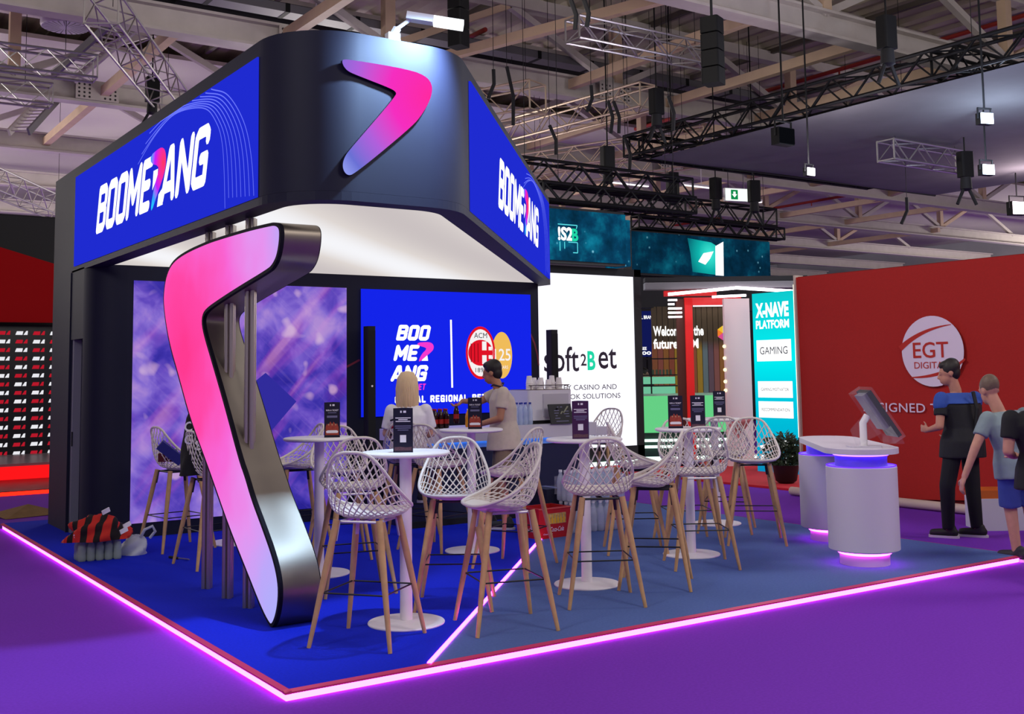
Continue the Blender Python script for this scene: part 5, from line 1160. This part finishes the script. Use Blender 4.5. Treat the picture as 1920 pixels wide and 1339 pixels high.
        if k == 'bob':
            for i in range(34):
                a = math.pi*(.0+i/33)*1.5+math.pi*.75; ca, sa = math.cos(a), math.sin(a); jx = .004*math.sin(i*7.3)
                g2 = [P(ca*.012, -.03+sa*.012, .142), P(ca*.060, -.025+sa*.062, .125), P(ca*.092, -.03+sa*.090, .07), P(ca*(.104+jx), -.035+sa*.096, -.03), P(ca*(.108-jx), -.04+sa*.09, -.13), P(ca*.104, -.045+sa*.08, -.20-.012*(i % 3)), P(ca*.094, -.045+sa*.07, -.225-.012*(i % 3))]
                G().tube(g2, [.004, .009, .0115, .0115, .0105, .008, .003], 6).build('hair_lock', M('hair_'+hair, hair, .5), root, True)
        link('hair', remesh(g, .008, 4), M('hair_'+hair, hair, .55, noise=.15, nscale=30, bump=.15, bscale=60), root, True)
    return root
# man in beige at the bar, facing left and reaching for a bottle
pA = atz(938, 990, 0)
manA = figure('man in a beige t-shirt and khaki shorts reaching over the bar for a bottle', pA, dict(head=(-.065, .02, 1.615), face=(-.93, .32, -.22), hup=(-.15, 0, 1), neck=(.0, 0, 1.475), pelvis=(.05, .0, .96), chest=(.045, 0, 1.23), sl=(.05, -.155, 1.405), sr=(-.005, .165, 1.40), el=(.015, -.20, 1.14), hl=(-.21, -.12, 1.075), er=(-.22, .20, 1.30), hr=(-.385, .16, 1.315), hdr=(-.8, 0, -.6), htr=(0, -1, -.2), hdl=(-1, .1, -.1), htl=(0, .2, 1),
    pl=(.05, -.085, .93), pr=(.03, .095, .93), kl=(.03, -.10, .50), kr=(.0, .13, .51), fl=(.06, -.11, 0), fr=(-.12, .14, 0), toe=(-.9, .3, 0), curl=.7, belly=1.02), 'b07a5c', 'cdbfae', '8a7862', '1c1514', '2a2a30', dict(hem=.15, leg=.82))
G().tube([(.04, -.08, 1.46), (-.05, -.045, 1.485), (-.075, .02, 1.47), (-.04, .075, 1.485), (.03, .06, 1.5), (.055, -.02, 1.5)], .008, 6, closed=True).build('lanyard', M('lanyard_navy', '1a1c34', .7), manA)
hb = copy_tree(b0); hb['label'] = 'dark cola bottle held up by the man in beige'; hb['group'] = 'cola bottle in hand'; rA = Matrix.Translation(pA) @ Matrix.Rotation(-YAW, 4, 'Z'); hb.location = rA @ V((-.455, .15, 1.08)); del hb['group']
# blonde woman on a stool, back to the viewer
pW = atz(766, 859, .78); pW.z = 0
wst = copy_tree(protoB); wst.location = pW; wst.rotation_euler = (0, 0, math.radians(50)); wst['label'] = 'white lattice bar stool the blonde woman is sitting on'
wom = figure('blonde woman in a white t-shirt sitting at the bar with her back to the viewer', pW, dict(head=(-.01, .08, 1.49), face=(.1, 1, -.1), neck=(0, .05, 1.335), pelvis=(0, .0, .90), chest=(0, .02, 1.10), sl=(-.17, .03, 1.25), sr=(.17, .03, 1.25), el=(-.225, .04, 1.02), hl=(-.12, .26, .96), er=(.23, .06, 1.02), hr=(.12, .28, .97),
    pl=(-.085, .04, .86), pr=(.085, .04, .86), kl=(-.11, .40, .82), kr=(.11, .40, .82), fl=(-.10, .33, .315), fr=(.10, .33, .315), toe=(0, 1, 0), belly=.95), 'd0a088', 'e8e4ec', '20222c', 'e2c49a', '2a2a30', dict(hem=.13, leg=1.85, hair='bob', sleeve=.8))
wom.children[1].name = 'shirt'
for z0, z1, c in ((1.14, 1.17, '18181c'), (1.06, 1.12, 'c01c30'), (1.0, 1.03, '18181c'), (.94, .97, '18181c')):
    G().tube([(-.165, -.085, (z0+z1)/2), (-.135, -.118, (z0+z1)/2+.01), (-.10, -.135, (z0+z1)/2)], (z1-z0)/3, 6).build('shirt_print', M('print_'+c, c, .7), wom)
# walking man with a blue and black shirt
pB = atz(1806, 1008, -.05)
manB = figure('man in a black shirt with blue shoulders walking past the red wall', pB, dict(head=(-.06, .0, 1.60), face=(-.95, .3, -.3), hup=(-.12, 0, 1), neck=(.0, 0, 1.445), pelvis=(.04, .0, .93), chest=(.05, 0, 1.18), sl=(-.165, -.05, 1.345), sr=(.205, .06, 1.345), el=(-.215, -.10, 1.08), hl=(-.27, .04, 1.04), hdl=(-.4, .9, .1), htl=(0, 0, 1), er=(.24, .14, 1.08), hr=(.08, .30, .98),
    pl=(-.06, -.04, .90), pr=(.12, .05, .90), kl=(-.15, -.05, .50), kr=(.14, .06, .49), fl=(-.14, .0, 0), fr=(.15, .02, 0), toe=(-.85, .5, 0), belly=1.2), 'b8806a', '17171c', '121216', '1e1614', '1c1a1c', dict(hem=.16, leg=1.92))
yk = G(); tr_ = torso_rings(dict(sl=(-.165, -.05, 1.345), sr=(.205, .06, 1.345), pelvis=(.04, 0, .93), chest=(.05, 0, 1.18), neck=(0, 0, 1.445)), 1.18)
yk.loft([(tr_[4][0]+V((0, 0, .015)), tr_[4][1]*1.0, tr_[4][2]*1.02), tr_[5], (tr_[6][0]+V((0, 0, .01)), tr_[6][1], tr_[6][2])], 24); yk.capsule((-.165, -.05, 1.345), (-.185, -.065, 1.28), .073, .072, 12).capsule((.205, .06, 1.345), (.215, .08, 1.30), .073, .072, 12)
link('blue_yoke', remesh(yk, .011, 3), M('shirt_blue', '2a4a9c', .8), manB, True)
G().tube([(.12, -.115, 1.41), (.13, -.165, 1.25), (.10, -.165, 1.0)], .018, 6).build('bag_strap', m_dark, manB)
# man in grey leaning forward
pC = atz(1908, 1052, -.05)
figure('man with cropped hair in a grey t-shirt and blue shorts, leaning forward', pC, dict(head=(-.14, .06, 1.45), face=(-.25, 1, -.35), hup=(-.12, .1, 1), neck=(-.085, .02, 1.30), pelvis=(.04, .0, .84), chest=(.0, .0, 1.06), sl=(-.20, -.02, 1.21), sr=(.15, .06, 1.235), el=(-.335, -.06, .97), hl=(-.44, -.06, .72), er=(.27, .1, 1.0), hr=(.30, .22, .82),
    pl=(-.05, -.02, .80), pr=(.13, .03, .80), kl=(-.02, .04, .45), kr=(.16, .08, .45), fl=(.0, .0, 0), fr=(.2, .1, 0), toe=(-.6, .8, 0), belly=1.1), 'c08a74', '7d8c92', '3a4a94', '6a5648', '26222a', dict(hem=.14, leg=.98, hair='crop'))
# person in black at the right edge
pD = atz(1978, 1112, -.05)
figure('person in a black t-shirt cut off by the right edge of the view', pD, dict(head=(.02, .05, 1.56), face=(-.3, 1, -.2), neck=(.0, .0, 1.41), pelvis=(.03, .0, .92), chest=(.02, 0, 1.15), sl=(-.26, -.02, 1.27), sr=(.22, .02, 1.31), el=(-.30, -.03, 1.03), hl=(-.18, .16, .98), er=(.26, .06, 1.05), hr=(.15, .22, .98),
    pl=(-.06, 0, .88), pr=(.12, 0, .88), kl=(-.04, .02, .48), kr=(.14, .03, .48), fl=(-.03, 0, 0), fr=(.16, .05, 0), toe=(-.3, .9, 0), belly=1.1), 'b88470', '101014', '1a1c24', '2a1e1a', '26222a', dict(hem=.15))
# dark figure behind the green counter
pE = dep(1205, 705, 22.3); pE.z = -.05
figure('dark silhouetted person standing behind the green counter by the white screen', pE, dict(head=(.03, 0, 1.60), face=(.95, -.2, -.2), neck=(0, 0, 1.44), pelvis=(0, 0, .95), chest=(0, 0, 1.2), sl=(-.17, .02, 1.36), sr=(.17, -.02, 1.36), el=(-.2, 0, 1.1), hl=(.05, -.2, 1.1), er=(.22, -.05, 1.1), hr=(.22, -.28, 1.12),
    pl=(-.08, 0, .92), pr=(.08, 0, .92), kl=(-.08, 0, .5), kr=(.08, 0, .5), fl=(-.08, 0, 0), fr=(.08, 0, 0), toe=(.3, -1, 0)), '8a6a58', '202024', '16161a', '17130f', '1c1a1c', dict(vox=.014))
